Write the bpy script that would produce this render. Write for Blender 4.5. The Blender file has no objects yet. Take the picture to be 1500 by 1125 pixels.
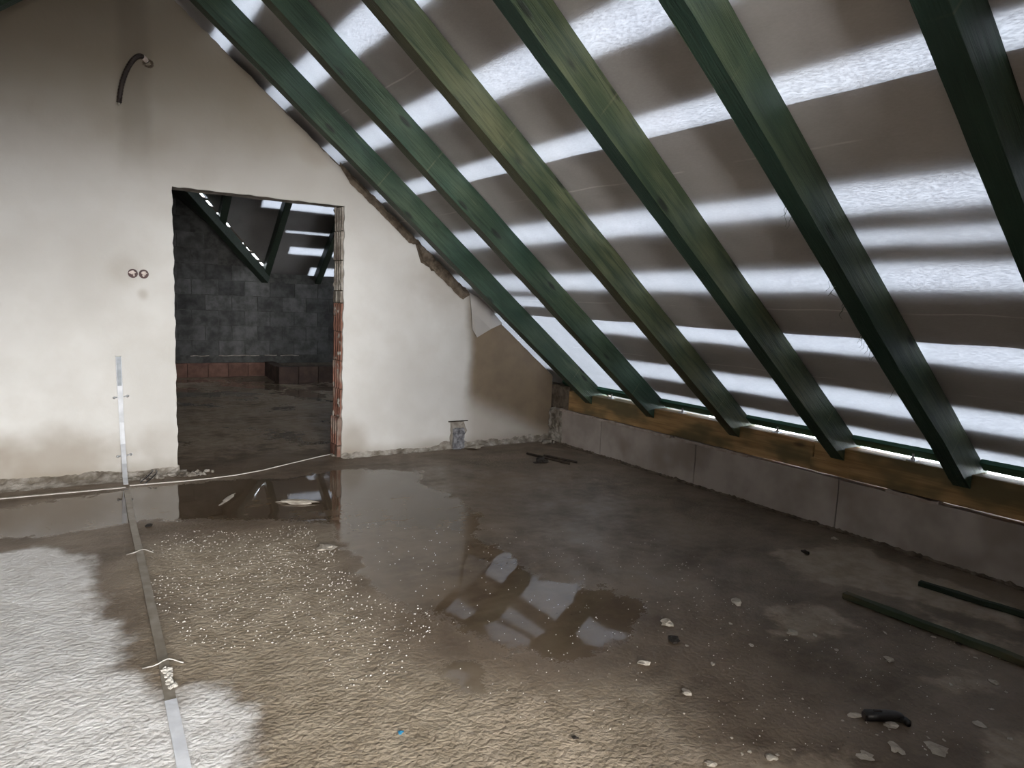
import bpy, bmesh, math, random
import numpy as np
from mathutils import Vector, Matrix, noise as mnoise
from mathutils.geometry import tessellate_polygon

random.seed(7)
sc = bpy.context.scene
C = sc.collection

# ------------------------------------------------------------------ camera
H = 1.35
F = 1034.57
YAW, PIT, ROL = 0.57712, -0.11562, 0.04041
fwd = np.array([math.sin(YAW)*math.cos(PIT), math.cos(YAW)*math.cos(PIT), math.sin(PIT)])
rgt = np.array([math.cos(YAW), -math.sin(YAW), 0.0])
upv = np.cross(rgt, fwd)
RR = math.cos(ROL)*rgt + math.sin(ROL)*upv
UU = -math.sin(ROL)*rgt + math.cos(ROL)*upv
cam = bpy.data.cameras.new('camera')
cam.sensor_width = 36.0
cam.lens = F/1500*36.0
cam.clip_start = 0.05
camo = bpy.data.objects.new('camera', cam)
C.objects.link(camo)
camo.matrix_world = Matrix(((RR[0], UU[0], -fwd[0], 0), (RR[1], UU[1], -fwd[1], 0),
                            (RR[2], UU[2], -fwd[2], H), (0, 0, 0, 1)))
sc.camera = camo

# ------------------------------------------------------------------ world: plain overcast sky
w = bpy.data.worlds.new('overcast_sky'); sc.world = w
w.use_nodes = True
wn = w.node_tree
bg = wn.nodes['Background']
bg.inputs['Color'].default_value = (0.86, 0.92, 1.0, 1)
bg.inputs['Strength'].default_value = 2.4

# ------------------------------------------------------------------ daylight through the gable window
SL = 0.67834
T = math.tan(SL); CS = math.cos(SL); SN = math.sin(SL)
def day(name, loc, rot, sx, sy, watt, col):
    al = bpy.data.lights.new(name, 'AREA'); al.shape = 'RECTANGLE'; al.size = sx; al.size_y = sy
    al.energy = watt; al.color = col
    o = bpy.data.objects.new(name, al); C.objects.link(o); o.location = loc; o.rotation_euler = rot
    return o
# the window sits in the end gable of the space behind; its light comes through the opening of an added wall, shaped to shade the right side
WX0, WX1, WZ0, WZ1 = -1.5, 0.7, 0.9, 2.7
YG = -3.6                       # end gable
OX0, OX1, OZ = -2.1, 1.05, 2.15  # opening in the added wall behind the viewer
day('window_daylight', ((WX0+WX1)/2, YG-0.10, (WZ0+WZ1)/2), (math.radians(90), 0, 0), WX1-WX0-0.1, WZ1-WZ0-0.1, 165, (1.0, 0.98, 0.945))

sc.cycles.max_bounces = 5
sc.cycles.adaptive_threshold = 0.03
sc.view_settings.view_transform = 'Standard'
sc.view_settings.look = 'None'
sc.view_settings.gamma = 1.0
sc.view_settings.use_curve_mapping = False
sc.view_settings.exposure = 3.0

# ------------------------------------------------------------------ helpers
def ray(x, y): return RR*(x-750)/F - UU*(y-562.5)/F + fwd
def onZ(x, y, z=0.0):
    d = ray(x, y); return np.array([0, 0, H]) + d*((z-H)/d[2])
def onY(x, y, Y=5.6):
    d = ray(x, y); return np.array([0, 0, H]) + d*(Y/d[1])

XK = 4.1                    # inner face of right knee wall
XR = 0.47                   # ridge
XL = 2*XR - XK              # inner face of left knee wall
YW = 5.6                    # front face of the partition
YB = -0.62                  # added wall behind the viewer
ZS, ZM = 0.45, 0.67         # rafter soffit and membrane heights above X = XK

def ns(x, y, z=0.0, s=1.0): return mnoise.noise(Vector((x*s, y*s, z*s)))

def tag(o, label=None, cat=None, group=None, kind=None):
    if label: o['label'] = label
    if cat: o['category'] = cat
    if group: o['group'] = group
    if kind: o['kind'] = kind
    return o

def mk(name, verts, faces, mat=None, parent=None, smooth=False, loc=None):
    me = bpy.data.meshes.new(name)
    me.from_pydata([tuple(map(float, v)) for v in verts], [], faces)
    me.update()
    if smooth:
        for p_ in me.polygons: p_.use_smooth = True
    o = bpy.data.objects.new(name, me); C.objects.link(o)
    if mat: me.materials.append(mat)
    if parent: o.parent = parent
    if loc is not None: o.location = loc
    return o

def empty(name, loc=(0, 0, 0)):
    o = bpy.data.objects.new(name, None); C.objects.link(o)
    o.location = loc; o.empty_display_size = 0.05
    return o

def from_bm(name, bm, mat=None, parent=None, smooth=False, loc=None):
    me = bpy.data.meshes.new(name)
    bmesh.ops.recalc_face_normals(bm, faces=bm.faces)
    bm.to_mesh(me); bm.free()
    if smooth:
        for p_ in me.polygons: p_.use_smooth = True
    o = bpy.data.objects.new(name, me); C.objects.link(o)
    if mat: me.materials.append(mat)
    if parent: o.parent = parent
    if loc is not None: o.location = loc
    return o

def add_box(bm, x0, x1, y0, y1, z0, z1, n=(1, 1, 1), jit=0.0, fr=9.0, seed=0.0):
    """subdivided box with noise-displaced skin"""
    nx, ny, nz = n
    vs = {}
    def V(i, j, k):
        key = (i, j, k)
        if key not in vs:
            x = x0+(x1-x0)*i/nx; y = y0+(y1-y0)*j/ny; z = z0+(z1-z0)*k/nz
            if jit:
                q = Vector((x*fr+seed, y*fr, z*fr))
                d = mnoise.noise_vector(q)*jit
                x += d.x; y += d.y; z += d.z
            vs[key] = bm.verts.new((x, y, z))
        return vs[key]
    for i in range(nx):
        for j in range(ny):
            bm.faces.new((V(i, j, 0), V(i, j+1, 0), V(i+1, j+1, 0), V(i+1, j, 0)))
            bm.faces.new((V(i, j, nz), V(i+1, j, nz), V(i+1, j+1, nz), V(i, j+1, nz)))
    for i in range(nx):
        for k in range(nz):
            bm.faces.new((V(i, 0, k), V(i+1, 0, k), V(i+1, 0, k+1), V(i, 0, k+1)))
            bm.faces.new((V(i, ny, k), V(i, ny, k+1), V(i+1, ny, k+1), V(i+1, ny, k)))
    for j in range(ny):
        for k in range(nz):
            bm.faces.new((V(0, j, k), V(0, j, k+1), V(0, j+1, k+1), V(0, j+1, k)))
            bm.faces.new((V(nx, j, k), V(nx, j+1, k), V(nx, j+1, k+1), V(nx, j, k+1)))

def box(name, x0, x1, y0, y1, z0, z1, mat, parent=None, n=(1, 1, 1), jit=0.0, fr=9.0, seed=0.0, loc=None, smooth=False):
    bm = bmesh.new(); add_box(bm, x0, x1, y0, y1, z0, z1, n, jit, fr, seed)
    return from_bm(name, bm, mat, parent, smooth, loc)

def prism_y(name, outline, y0, y1, mat, parent=None):
    """outline in (X,Z), extruded along Y"""
    bm = bmesh.new()
    a = [bm.verts.new((x, y0, z)) for x, z in outline]
    b = [bm.verts.new((x, y1, z)) for x, z in outline]
    n = len(outline)
    for t in tessellate_polygon([[Vector((x, z, 0)) for x, z in outline]]):
        bm.faces.new([a[i] for i in t]); bm.faces.new([b[i] for i in t[::-1]])
    for i in range(n):
        j = (i+1) % n
        bm.faces.new((a[j], a[i], b[i], b[j]))
    return from_bm(name, bm, mat, parent)

def tube_bm(bm, path, r, n=8, cap=True):
    path = [Vector(p_) for p_ in path]
    rings = []
    prev = None
    for i, p_ in enumerate(path):
        t = (path[min(i+1, len(path)-1)] - path[max(i-1, 0)]).normalized()
        if prev is None:
            up = Vector((0, 0, 1)) if abs(t.z) < 0.9 else Vector((1, 0, 0))
            u = t.cross(up).normalized()
        else:
            u = (prev - t*prev.dot(t)).normalized()
        prev = u
        v = t.cross(u)
        rr = r[i] if isinstance(r, (list, tuple)) else r
        rings.append([bm.verts.new(p_ + (u*math.cos(a)+v*math.sin(a))*rr)
                      for a in [2*math.pi*k/n for k in range(n)]])
    for a, b in zip(rings, rings[1:]):
        for k in range(n):
            bm.faces.new((a[k], a[(k+1) % n], b[(k+1) % n], b[k]))
    if cap:
        bm.faces.new(rings[0][::-1]); bm.faces.new(rings[-1])

def tube(name, path, r, mat, parent=None, n=8, smooth=True):
    bm = bmesh.new(); tube_bm(bm, path, r, n)
    return from_bm(name, bm, mat, parent, smooth)

def ribbon_bm(bm, path, side, width, nrm, thick):
    """flat bar along path; side and nrm are per-point vectors"""
    rings = []
    for i, p_ in enumerate(path):
        s = Vector(side[i] if isinstance(side, list) else side)*width/2
        nn = Vector(nrm[i] if isinstance(nrm, list) else nrm)*thick
        p_ = Vector(p_)
        rings.append([bm.verts.new(q) for q in (p_-s, p_+s, p_+s+nn, p_-s+nn)])
    for a, b in zip(rings, rings[1:]):
        for k in range(4):
            bm.faces.new((a[k], a[(k+1) % 4], b[(k+1) % 4], b[k]))
    bm.faces.new(rings[0][::-1]); bm.faces.new(rings[-1])

def rock_bm(bm, c, sx, sy, sz, seed, sub=1, rough=0.35, ang=0.0):
    r = bmesh.ops.create_icosphere(bm, subdivisions=sub, radius=1.0)
    ca, sa = math.cos(ang), math.sin(ang)
    for v in r['verts']:
        k = 1 + rough*mnoise.noise(v.co*1.3 + Vector((seed*3.7, seed, -seed)))*1.6
        x, y, z = v.co.x*sx*k, v.co.y*sy*k, v.co.z*sz*k
        v.co = Vector((c[0]+x*ca-y*sa, c[1]+x*sa+y*ca, c[2]+z))

# ------------------------------------------------------------------ shader helper
class NT:
    def __init__(s, name):
        s.m = bpy.data.materials.new(name); s.m.use_nodes = True
        s.t = s.m.node_tree; s.t.nodes.clear()
        s.out = s.t.nodes.new('ShaderNodeOutputMaterial')
    def n(s, typ, **kw):
        nd = s.t.nodes.new(typ)
        for k, v in kw.items(): setattr(nd, k, v)
        return nd
    def set(s, inp, v):
        if isinstance(v, bpy.types.NodeSocket): s.t.links.new(v, inp)
        else:
            if isinstance(v, (tuple, list)) and len(v) == 3 and inp.type == 'RGBA': v = (*v, 1)
            inp.default_value = v
    def math(s, op, a, b=0.0, c=None, clamp=False):
        nd = s.n('ShaderNodeMath', operation=op, use_clamp=clamp)
        s.set(nd.inputs[0], a); s.set(nd.inputs[1], b)
        if c is not None: s.set(nd.inputs[2], c)
        return nd.outputs[0]
    def coords(s, kind='Object'):
        return s.n('ShaderNodeTexCoord').outputs[kind]
    def pos(s): return s.n('ShaderNodeNewGeometry').outputs['Position']
    def sep(s, v):
        nd = s.n('ShaderNodeSeparateXYZ'); s.set(nd.inputs[0], v); return nd.outputs
    def mapping(s, v, scale=(1, 1, 1), rot=(0, 0, 0), loc=(0, 0, 0)):
        nd = s.n('ShaderNodeMapping'); s.set(nd.inputs[0], v)
        nd.inputs['Scale'].default_value = scale; nd.inputs['Rotation'].default_value = rot
        s.set(nd.inputs['Location'], loc)
        return nd.outputs[0]
    def noise(s, v, scale, detail=4, rough=0.55, dist=0.0, out=0):
        nd = s.n('ShaderNodeTexNoise'); s.set(nd.inputs['Vector'], v)
        nd.inputs['Scale'].default_value = scale; nd.inputs['Detail'].default_value = min(detail, 3)
        nd.inputs['Roughness'].default_value = rough; nd.inputs['Distortion'].default_value = dist
        return nd.outputs[out]
    def voro(s, v, scale, feature='F1', rnd=1.0):
        nd = s.n('ShaderNodeTexVoronoi', feature=feature); s.set(nd.inputs['Vector'], v)
        nd.inputs['Scale'].default_value = scale; nd.inputs['Randomness'].default_value = rnd
        return nd.outputs['Distance']
    def ramp(s, v, a, b, lo=0.0, hi=1.0, smooth=True):
        nd = s.n('ShaderNodeMapRange', interpolation_type='SMOOTHSTEP' if smooth else 'LINEAR')
        s.set(nd.inputs[0], v)
        s.set(nd.inputs[1], a); s.set(nd.inputs[2], b)
        s.set(nd.inputs[3], lo); s.set(nd.inputs[4], hi)
        return nd.outputs[0]
    def mix(s, f, a, b, blend='MIX'):
        nd = s.n('ShaderNodeMix', data_type='RGBA', blend_type=blend)
        s.set(nd.inputs[0], f); s.set(nd.inputs[6], a); s.set(nd.inputs[7], b)
        return nd.outputs[2]
    def attr(s, name, typ='GEOMETRY'):
        nd = s.n('ShaderNodeAttribute', attribute_type=typ, attribute_name=name)
        return nd.outputs['Fac']
    def rnd(s): return s.n('ShaderNodeObjectInfo').outputs['Random']
    def bump(s, h, strength, dist=0.01, normal=None):
        nd = s.n('ShaderNodeBump')
        s.set(nd.inputs['Strength'], strength); nd.inputs['Distance'].default_value = dist
        s.set(nd.inputs['Height'], h)
        if normal is not None: s.set(nd.inputs['Normal'], normal)
        return nd.outputs[0]
    def principled(s, color, rough=0.8, normal=None, metal=0.0, spec=0.5, ior=None):
        nd = s.n('ShaderNodeBsdfPrincipled')
        s.set(nd.inputs['Base Color'], color); s.set(nd.inputs['Roughness'], rough)
        s.set(nd.inputs['Metallic'], metal); s.set(nd.inputs['Specular IOR Level'], spec)
        if ior: nd.inputs['IOR'].default_value = ior
        if normal is not None: s.set(nd.inputs['Normal'], normal)
        s.t.links.new(nd.outputs[0], s.out.inputs[0])
        return nd
    def blob(s, xs, zs, x0, z0, rx, rz, wob, soft=0.5):
        """soft elliptical stain mask around (x0,z0), edge shaken by wob"""
        dx = s.math('DIVIDE', s.math('SUBTRACT', xs, x0), rx)
        dz = s.math('DIVIDE', s.math('SUBTRACT', zs, z0), rz)
        d = s.math('SQRT', s.math('ADD', s.math('MULTIPLY', dx, dx), s.math('MULTIPLY', dz, dz)))
        d = s.math('ADD', d, wob)
        return s.ramp(d, 1.0+soft*0.5, 1.0-soft*0.5)

# ------------------------------------------------------------------ materials
def mat_plaster():
    s = NT('plaster'); P = s.pos(); x, y, z = s.sep(P)
    big = s.noise(P, 1.1, 4, 0.55)
    mid = s.noise(P, 4.5, 5, 0.6)
    fine = s.noise(P, 45, 4, 0.6)
    wob = s.math('MULTIPLY', s.math('SUBTRACT', s.noise(P, 3.0, 5, 0.62), 0.5), 1.1)
    base = s.mix(s.ramp(big, 0.3, 0.7), (0.52, 0.505, 0.48), (0.63, 0.62, 0.60))
    base = s.mix(s.ramp(mid, 0.35, 0.75, 0, 0.35), base, (0.50, 0.475, 0.44))
    # plaster browner and darker towards the top of the gable
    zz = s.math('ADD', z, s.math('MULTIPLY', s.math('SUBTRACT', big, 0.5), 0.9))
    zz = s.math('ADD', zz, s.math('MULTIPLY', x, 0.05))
    brown_tone = s.ramp(zz, 1.75, 3.0)
    base = s.mix(s.math('MULTIPLY', brown_tone, 0.92), base, (0.225, 0.185, 0.135))
    brown = (0.17, 0.125, 0.08)
    # streaks under the conduit hole
    streak = s.math('MULTIPLY', s.ramp(s.math('ABSOLUTE', s.math('SUBTRACT', x, s.math('ADD', 0.50, s.math('MULTIPLY', wob, 0.08)))), 0.13, 0.05), s.ramp(z, 2.0, 2.6))
    base = s.mix(s.math('MULTIPLY', streak, 0.35), base, (0.13, 0.105, 0.075))
    # wet corner by the knee wall: sharp left edge, dry fan at the bottom
    edge = s.math('ADD', x, s.math('MULTIPLY', wob, 0.10))
    left = s.ramp(edge, 3.10, 3.26)
    diag = s.math('SUBTRACT', z, s.math('MULTIPLY', s.math('SUBTRACT', 3.95, x), 0.42))
    top = s.ramp(s.math('ADD', z, s.math('MULTIPLY', x, 0.80)), 4.12, 3.93)
    low = s.ramp(s.math('ADD', diag, s.math('MULTIPLY', wob, 0.06)), -0.02, 0.26)
    wet = s.math('MULTIPLY', s.math('MULTIPLY', left, low), top)
    base = s.mix(s.math('MULTIPLY', wet, 0.95), base, s.mix(s.ramp(mid, 0.3, 0.7), (0.155, 0.112, 0.070), (0.095, 0.066, 0.040)))
    base = s.mix(s.math('MULTIPLY', s.math('MULTIPLY', left, top), 0.40), base, (0.25, 0.19, 0.13))
    # brownish rising damp at bottom left and near the doorway
    for (bx, bz, rx, rz, k) in ((0.02, 0.16, 0.40, 0.20, 0.62), (-0.75, 0.2, 0.5, 0.16, 0.5), (0.68, 0.22, 0.16, 0.12, 0.25),
                                (2.08, 0.12, 0.12, 0.16, 0.45), (3.0, 1.55, 0.34, 0.28, 0.36), (0.43, 1.46, 0.09, 0.10, 0.25), (0.53, 1.30, 0.035, 0.04, 0.35),
                                (1.74, 2.45, 0.12, 0.1, 0.3)):
        base = s.mix(s.math('MULTIPLY', s.blob(x, z, bx, bz, rx, rz, wob, 1.2), k), base, (0.24, 0.19, 0.135))
    base = s.mix(s.math('MULTIPLY', s.ramp(s.math('ADD', z, s.math('MULTIPLY', wob, 0.12)), 0.14, 0.0), 0.55), base, (0.22, 0.18, 0.13))
    # scuffs
    sc_ = s.ramp(s.noise(s.mapping(P, (6, 1, 30), (0, 0.6, 0)), 2.0, 3, 0.7), 0.70, 0.78)
    base = s.mix(s.math('MULTIPLY', s.math('MULTIPLY', sc_, s.blob(x, z, 2.75, 0.5, 0.35, 0.3, wob, 1.0)), 0.3), base, (0.25, 0.24, 0.23))
    h = s.math('ADD', s.math('MULTIPLY', fine, 0.25), s.math('ADD', mid, s.math('MULTIPLY', big, 2.0)))
    s.principled(base, s.math('SUBTRACT', 0.92, s.math('MULTIPLY', wet, 0.25)), s.bump(h, 0.25, 0.012), spec=0.25)
    return s.m

def mat_floor():
    s = NT('concrete_floor'); P = s.pos()
    dry = s.attr('dry'); pud = s.attr('puddle'); dust = s.attr('dust'); rgh = s.attr('rough')
    n1 = s.noise(P, 2.2, 6, 0.6); n2 = s.noise(P, 9, 6, 0.65); n3 = s.noise(s.mapping(P, (1.0, 1.5, 1.0), (0, 0, 0.5)), 72, 5, 0.68); n4 = s.noise(P, 190, 3, 0.6)
    brown_tone = s.mix(s.ramp(n1, 0.32, 0.7), (0.095, 0.066, 0.042), (0.170, 0.124, 0.083))
    brown_tone = s.mix(s.ramp(n2, 0.35, 0.75, 0, 0.55), brown_tone, (0.205, 0.155, 0.106))
    # streaky trowel marks
    tr = s.noise(s.mapping(P, (1.0, 7.0, 1.0), (0, 0, 0.5)), 2.0, 5, 0.65)
    brown_tone = s.mix(s.ramp(tr, 0.5, 0.75, 0, 0.35), brown_tone, (0.225, 0.173, 0.122))
    brown_tone = s.mix(s.math('MULTIPLY', rgh, 0.78), brown_tone, s.mix(s.ramp(n2, 0.3, 0.7), (0.31, 0.252, 0.178), (0.45, 0.378, 0.283)))
    dust_sheen_col = s.mix(s.ramp(n2, 0.3, 0.7), (0.25, 0.19, 0.13), (0.37, 0.30, 0.225))
    dm = s.ramp(s.math('ADD', dust, s.math('MULTIPLY', s.math('SUBTRACT', n2, 0.5), 0.9)), 0.35, 0.75)
    col = s.mix(s.math('MULTIPLY', dm, 0.8), brown_tone, dust_sheen_col)
    dryc = s.mix(s.ramp(n2, 0.3, 0.7), (0.66, 0.635, 0.605), (0.80, 0.785, 0.765))
    dd = s.ramp(s.math('ADD', dry, s.math('MULTIPLY', s.math('SUBTRACT', n2, 0.5), 0.7)), 0.25, 0.80)
    col = s.mix(dd, col, dryc)
    # scattered light stipple of dried cement, fine dark specks
    sp = s.ramp(s.voro(P, 26), 0.11, 0.06)
    spm = s.math('MULTIPLY', sp, s.ramp(s.noise(P, 1.7, 3), 0.52, 0.62))
    col = s.mix(s.math('MULTIPLY', spm, 0.35), col, (0.36, 0.33, 0.29))
    dk = s.math('MULTIPLY', s.ramp(s.voro(s.mapping(P, loc=(3.1, 1.7, 0)), 15), 0.09, 0.04), s.ramp(s.noise(P, 2.3, 3), 0.5, 0.6))
    col = s.mix(s.math('MULTIPLY', dk, 0.5), col, (0.03, 0.025, 0.02))
    # standing water
    pm = s.ramp(s.math('ADD', pud, s.math('ADD', s.math('MULTIPLY', s.math('SUBTRACT', n2, 0.5), 0.55),
                s.math('MULTIPLY', s.math('SUBTRACT', n3, 0.5), 0.35))), 0.44, 0.56)
    col = s.mix(pm, col, s.mix(0.35, col, (0.062, 0.042, 0.024)))
    film = s.math('MULTIPLY', s.math('SUBTRACT', 1.0, dd), s.ramp(n1, 0.25, 0.7, 0.35, 1.0))
    rough = s.math('SUBTRACT', 0.80, s.math('MULTIPLY', film, 0.34))
    fl = s.attr('film')
    rough = s.math('SUBTRACT', rough, s.math('MULTIPLY', fl, s.ramp(n2, 0.3, 0.7, 0.06, 0.18)))
    rough = s.mix(pm, rough, s.ramp(n1, 0.35, 0.7, 0.02, 0.06))
    wv = s.n('ShaderNodeVectorMath', operation='ADD'); s.set(wv.inputs[0], P); wn_ = s.n('ShaderNodeVectorMath', operation='SCALE'); s.set(wn_.inputs[0], s.noise(P, 18, 3, 0.6, 0.0, 1)); wn_.inputs['Scale'].default_value = 0.05; s.set(wv.inputs[1], wn_.outputs[0])
    vb = s.voro(wv.outputs[0], 48)
    h = s.math('ADD', s.math('ADD', s.math('MULTIPLY', n3, 0.7), s.math('MULTIPLY', vb, -0.9)), s.math('ADD', s.math('MULTIPLY', n4, 0.30), s.math('MULTIPLY', n2, 1.2)))
    bst = s.math('MULTIPLY', s.math('SUBTRACT', 1.0, s.math('MAXIMUM', pm, s.math('MULTIPLY', fl, 0.75))), s.math('ADD', 0.20, s.math('MULTIPLY', s.math('MAXIMUM', rgh, s.math('MULTIPLY', dry, 0.45)), 0.26)))
    nd = s.principled(col, rough, s.bump(h, bst, 0.016), spec=0.5)
    return s.m

def mat_rafter(name, soffit=False):
    s = NT(name)
    oc = s.coords('Object'); r = s.rnd(); ol = s.attr('olive', 'OBJECT'); dk = s.attr('dark', 'OBJECT')
    shift = s.n('ShaderNodeCombineXYZ'); s.set(shift.inputs[0], s.math('MULTIPLY', r, 37.0)); s.set(shift.inputs[1], s.math('MULTIPLY', r, 11.0)); s.set(shift.inputs[2], s.math('MULTIPLY', r, 5.0))
    g = s.mapping(oc, rot=(0, -SL, 0))          # local x runs along the timber
    gx, gy, gz = s.sep(g)
    va = s.n('ShaderNodeVectorMath', operation='ADD'); s.set(va.inputs[0], g); s.set(va.inputs[1], shift.outputs[0])
    gs = va.outputs[0]
    grain = s.noise(s.mapping(gs, (0.9, 14, 14)), 3.0, 6, 0.65, 0.6)
    patch = s.noise(s.mapping(gs, (1.0, 2.6, 2.6)), 2.0, 4, 0.6)
    tint = s.noise(s.mapping(gs, (0.7, 2.0, 2.0), loc=(5, 3, 1)), 1.6, 3, 0.5)
    green = s.mix(s.ramp(patch, 0.3, 0.7), (0.016, 0.042, 0.026), (0.046, 0.086, 0.054))
    olive = s.mix(s.ramp(patch, 0.3, 0.7), (0.055, 0.070, 0.032), (0.135, 0.135, 0.068))
    k = s.math('ADD', ol, s.math('MULTIPLY', s.math('SUBTRACT', tint, 0.5), 1.5), clamp=True)
    col = s.mix(k, green, olive)
    fib = s.noise(s.mapping(gs, (1.6, 60, 60)), 2.0, 4, 0.7, 0.3)
    col = s.mix(s.ramp(grain, 0.45, 0.72, 0, 0.70), col, (0.010, 0.026, 0.016))
    col = s.mix(s.ramp(fib, 0.5, 0.72, 0, 0.5), col, (0.010, 0.022, 0.014))
    col = s.mix(s.ramp(grain, 0.40, 0.22, 0, 0.35), col, (0.15, 0.19, 0.11))
    kn = s.voro(s.mapping(gs, (3.0, 9.0, 9.0)), 1.0)
    km = s.ramp(s.math('ADD', kn, s.math('MULTIPLY', s.math('SUBTRACT', fib, 0.5), 0.15)), 0.20, 0.08)
    col = s.mix(s.math('MULTIPLY', km, 0.85), col, (0.008, 0.012, 0.008))
    # pale chalk lines struck across the timbers
    l1 = s.ramp(s.math('ABSOLUTE', s.math('ADD', gx, 2.70)), 0.006, 0.003)
    l2 = s.ramp(s.math('ABSOLUTE', s.math('ADD', gx, 0.33)), 0.005, 0.002)
    ln = s.math('MULTIPLY', s.math('MAXIMUM', l1, l2), s.ramp(s.noise(gs, 9, 2), 0.35, 0.6))
    col = s.mix(s.math('MULTIPLY', ln, 0.15), col, (0.30, 0.28, 0.16))
    if soffit:  # underside stain, darkened to carry the shade below the rafters
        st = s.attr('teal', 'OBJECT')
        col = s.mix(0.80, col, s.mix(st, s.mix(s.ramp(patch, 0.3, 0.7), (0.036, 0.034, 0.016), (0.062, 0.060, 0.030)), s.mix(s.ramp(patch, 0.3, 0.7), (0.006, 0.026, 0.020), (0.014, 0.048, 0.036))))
    col = s.mix(dk, col, (0.012, 0.020, 0.013))
    s.principled(col, 0.58, s.bump(s.math('ADD', s.math('ADD', grain, s.math('MULTIPLY', fib, 0.6)), s.math('MULTIPLY', km, -0.5)), 0.6, 0.008), spec=0.4)
    return s.m

def mat_simple_wood(name, c1, c2, scale=(14, 0.8, 14), c3=None, rough=0.7):
    s = NT(name); P = s.coords('Object')
    g = s.noise(s.mapping(P, scale), 2.5, 6, 0.65, 0.5)
    b = s.noise(s.mapping(P, (1.5, 0.7, 1.5)), 2.2, 4, 0.6)
    col = s.mix(s.ramp(g, 0.3, 0.7), c1, c2)
    if c3: col = s.mix(s.ramp(b, 0.45, 0.62, 0, 0.9), col, c3)
    kn = s.voro(s.mapping(P, (6, 2.1, 6)), 1.0)
    col = s.mix(s.ramp(kn, 0.15, 0.07, 0, 0.7), col, (0.03, 0.02, 0.012))
    s.principled(col, rough, s.bump(g, 0.3, 0.004), spec=0.3)
    return s.m

def mat_membrane(name='roof_membrane', k=1.0):
    s = NT(name); P = s.coords('Object')
    weave = s.noise(s.mapping(P, (70, 26, 70), (0.5, 0, 0.6)), 2.0, 3, 0.6)
    soft = s.noise(P, 1.4, 4, 0.6)
    stain = s.noise(s.mapping(P, (3, 0.8, 3)), 2.2, 5, 0.6)
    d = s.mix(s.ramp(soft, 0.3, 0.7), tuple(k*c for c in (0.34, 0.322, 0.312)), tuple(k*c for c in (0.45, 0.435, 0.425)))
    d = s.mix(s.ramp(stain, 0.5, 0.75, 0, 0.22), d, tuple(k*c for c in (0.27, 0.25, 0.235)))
    if k == 1.0:
        sx_ = s.math('DIVIDE', s.math('SUBTRACT', XK, s.sep(P)[0]), CS)
        for S_ in (0.47, 1.10, 2.08, 3.05):
            ln = s.math('MULTIPLY', s.ramp(s.math('ABSOLUTE', s.math('SUBTRACT', sx_, S_)), 0.006, 0.002), s.ramp(s.noise(s.mapping(P, (0.3, 1.2, 0.3), loc=(S_, 0, 0)), 2.0, 3), 0.42, 0.6))
            d = s.mix(s.math('MULTIPLY', ln, 0.5), d, (0.75, 0.73, 0.70))
    tr = s.mix(s.ramp(weave, 0.3, 0.72), (0.029, 0.0305, 0.0335), (0.057, 0.059, 0.063))
    bs = s.bump(s.math('ADD', weave, s.math('MULTIPLY', soft, 3.0)), 0.12, 0.004)
    df = s.n('ShaderNodeBsdfDiffuse'); s.set(df.inputs[0], d); s.set(df.inputs['Normal'], bs)
    tl = s.n('ShaderNodeBsdfTranslucent'); s.set(tl.inputs[0], tr)
    ad = s.n('ShaderNodeAddShader'); s.t.links.new(df.outputs[0], ad.inputs[0]); s.t.links.new(tl.outputs[0], ad.inputs[1])
    s.t.links.new(ad.outputs[0], s.out.inputs[0])
    return s.m

def mat_noise(name, c1, c2, scale=6, rough=0.85, bump=0.3, dist=0.01, metal=0.0, spec=0.3, rndmix=0.0, c3=None):
    s = NT(name); P = s.pos()
    n = s.noise(P, scale, 6, 0.62); f = s.noise(P, scale*9, 4, 0.6)
    col = s.mix(s.ramp(n, 0.3, 0.7), c1, c2)
    if c3: col = s.mix(s.ramp(s.noise(s.mapping(P, loc=(9, 4, 2)), scale*0.5, 4), 0.5, 0.68, 0, 0.85), col, c3)
    if rndmix:
        k = s.math('MULTIPLY', s.rnd(), rndmix)
        col = s.mix(k, col, (0, 0, 0))
    s.principled(col, rough, s.bump(s.math('ADD', n, s.math('MULTIPLY', f, 0.4)), bump, dist), metal, spec)
    return s.m

M = {}
M['plaster'] = mat_plaster()
M['floor'] = mat_floor()
M['rafter'] = mat_rafter('green_stained_timber')
M['soffit'] = mat_rafter('green_timber_underside_shaded', True)
M['plate'] = mat_simple_wood('raw_pine', (0.24, 0.14, 0.058), (0.42, 0.26, 0.11), c3=(0.11, 0.088, 0.042))
M['greenboard'] = mat_simple_wood('green_board', (0.012, 0.055, 0.034), (0.035, 0.11, 0.066))
M['batten'] = mat_simple_wood('mossy_batten', (0.050, 0.046, 0.026), (0.105, 0.092, 0.052), c3=(0.028, 0.045, 0.024))
M['batten2'] = mat_simple_wood('dark_green_batten', (0.008, 0.016, 0.009), (0.022, 0.034, 0.020))
M['membrane'] = mat_membrane()
M['membrane_shaded'] = mat_membrane('far_membrane_shaded', 0.36)  # same membrane, darkened for the far room's weaker light
M['cover'] = mat_noise('roof_boards', (0.10, 0.085, 0.07), (0.16, 0.14, 0.12), 5)
M['knee'] = mat_noise('aerated_concrete', (0.31, 0.268, 0.238), (0.42, 0.37, 0.335), 3.5, 0.9, 0.18, 0.006, c3=(0.25, 0.205, 0.175))
M['mortar'] = mat_noise('rough_mortar', (0.16, 0.135, 0.105), (0.40, 0.37, 0.33), 9, 0.95, 0.9, 0.02, c3=(0.10, 0.08, 0.06))
M['mortar_dark'] = mat_noise('damp_mortar', (0.065, 0.048, 0.034), (0.17, 0.135, 0.10), 12, 0.9, 0.9, 0.02)
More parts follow.
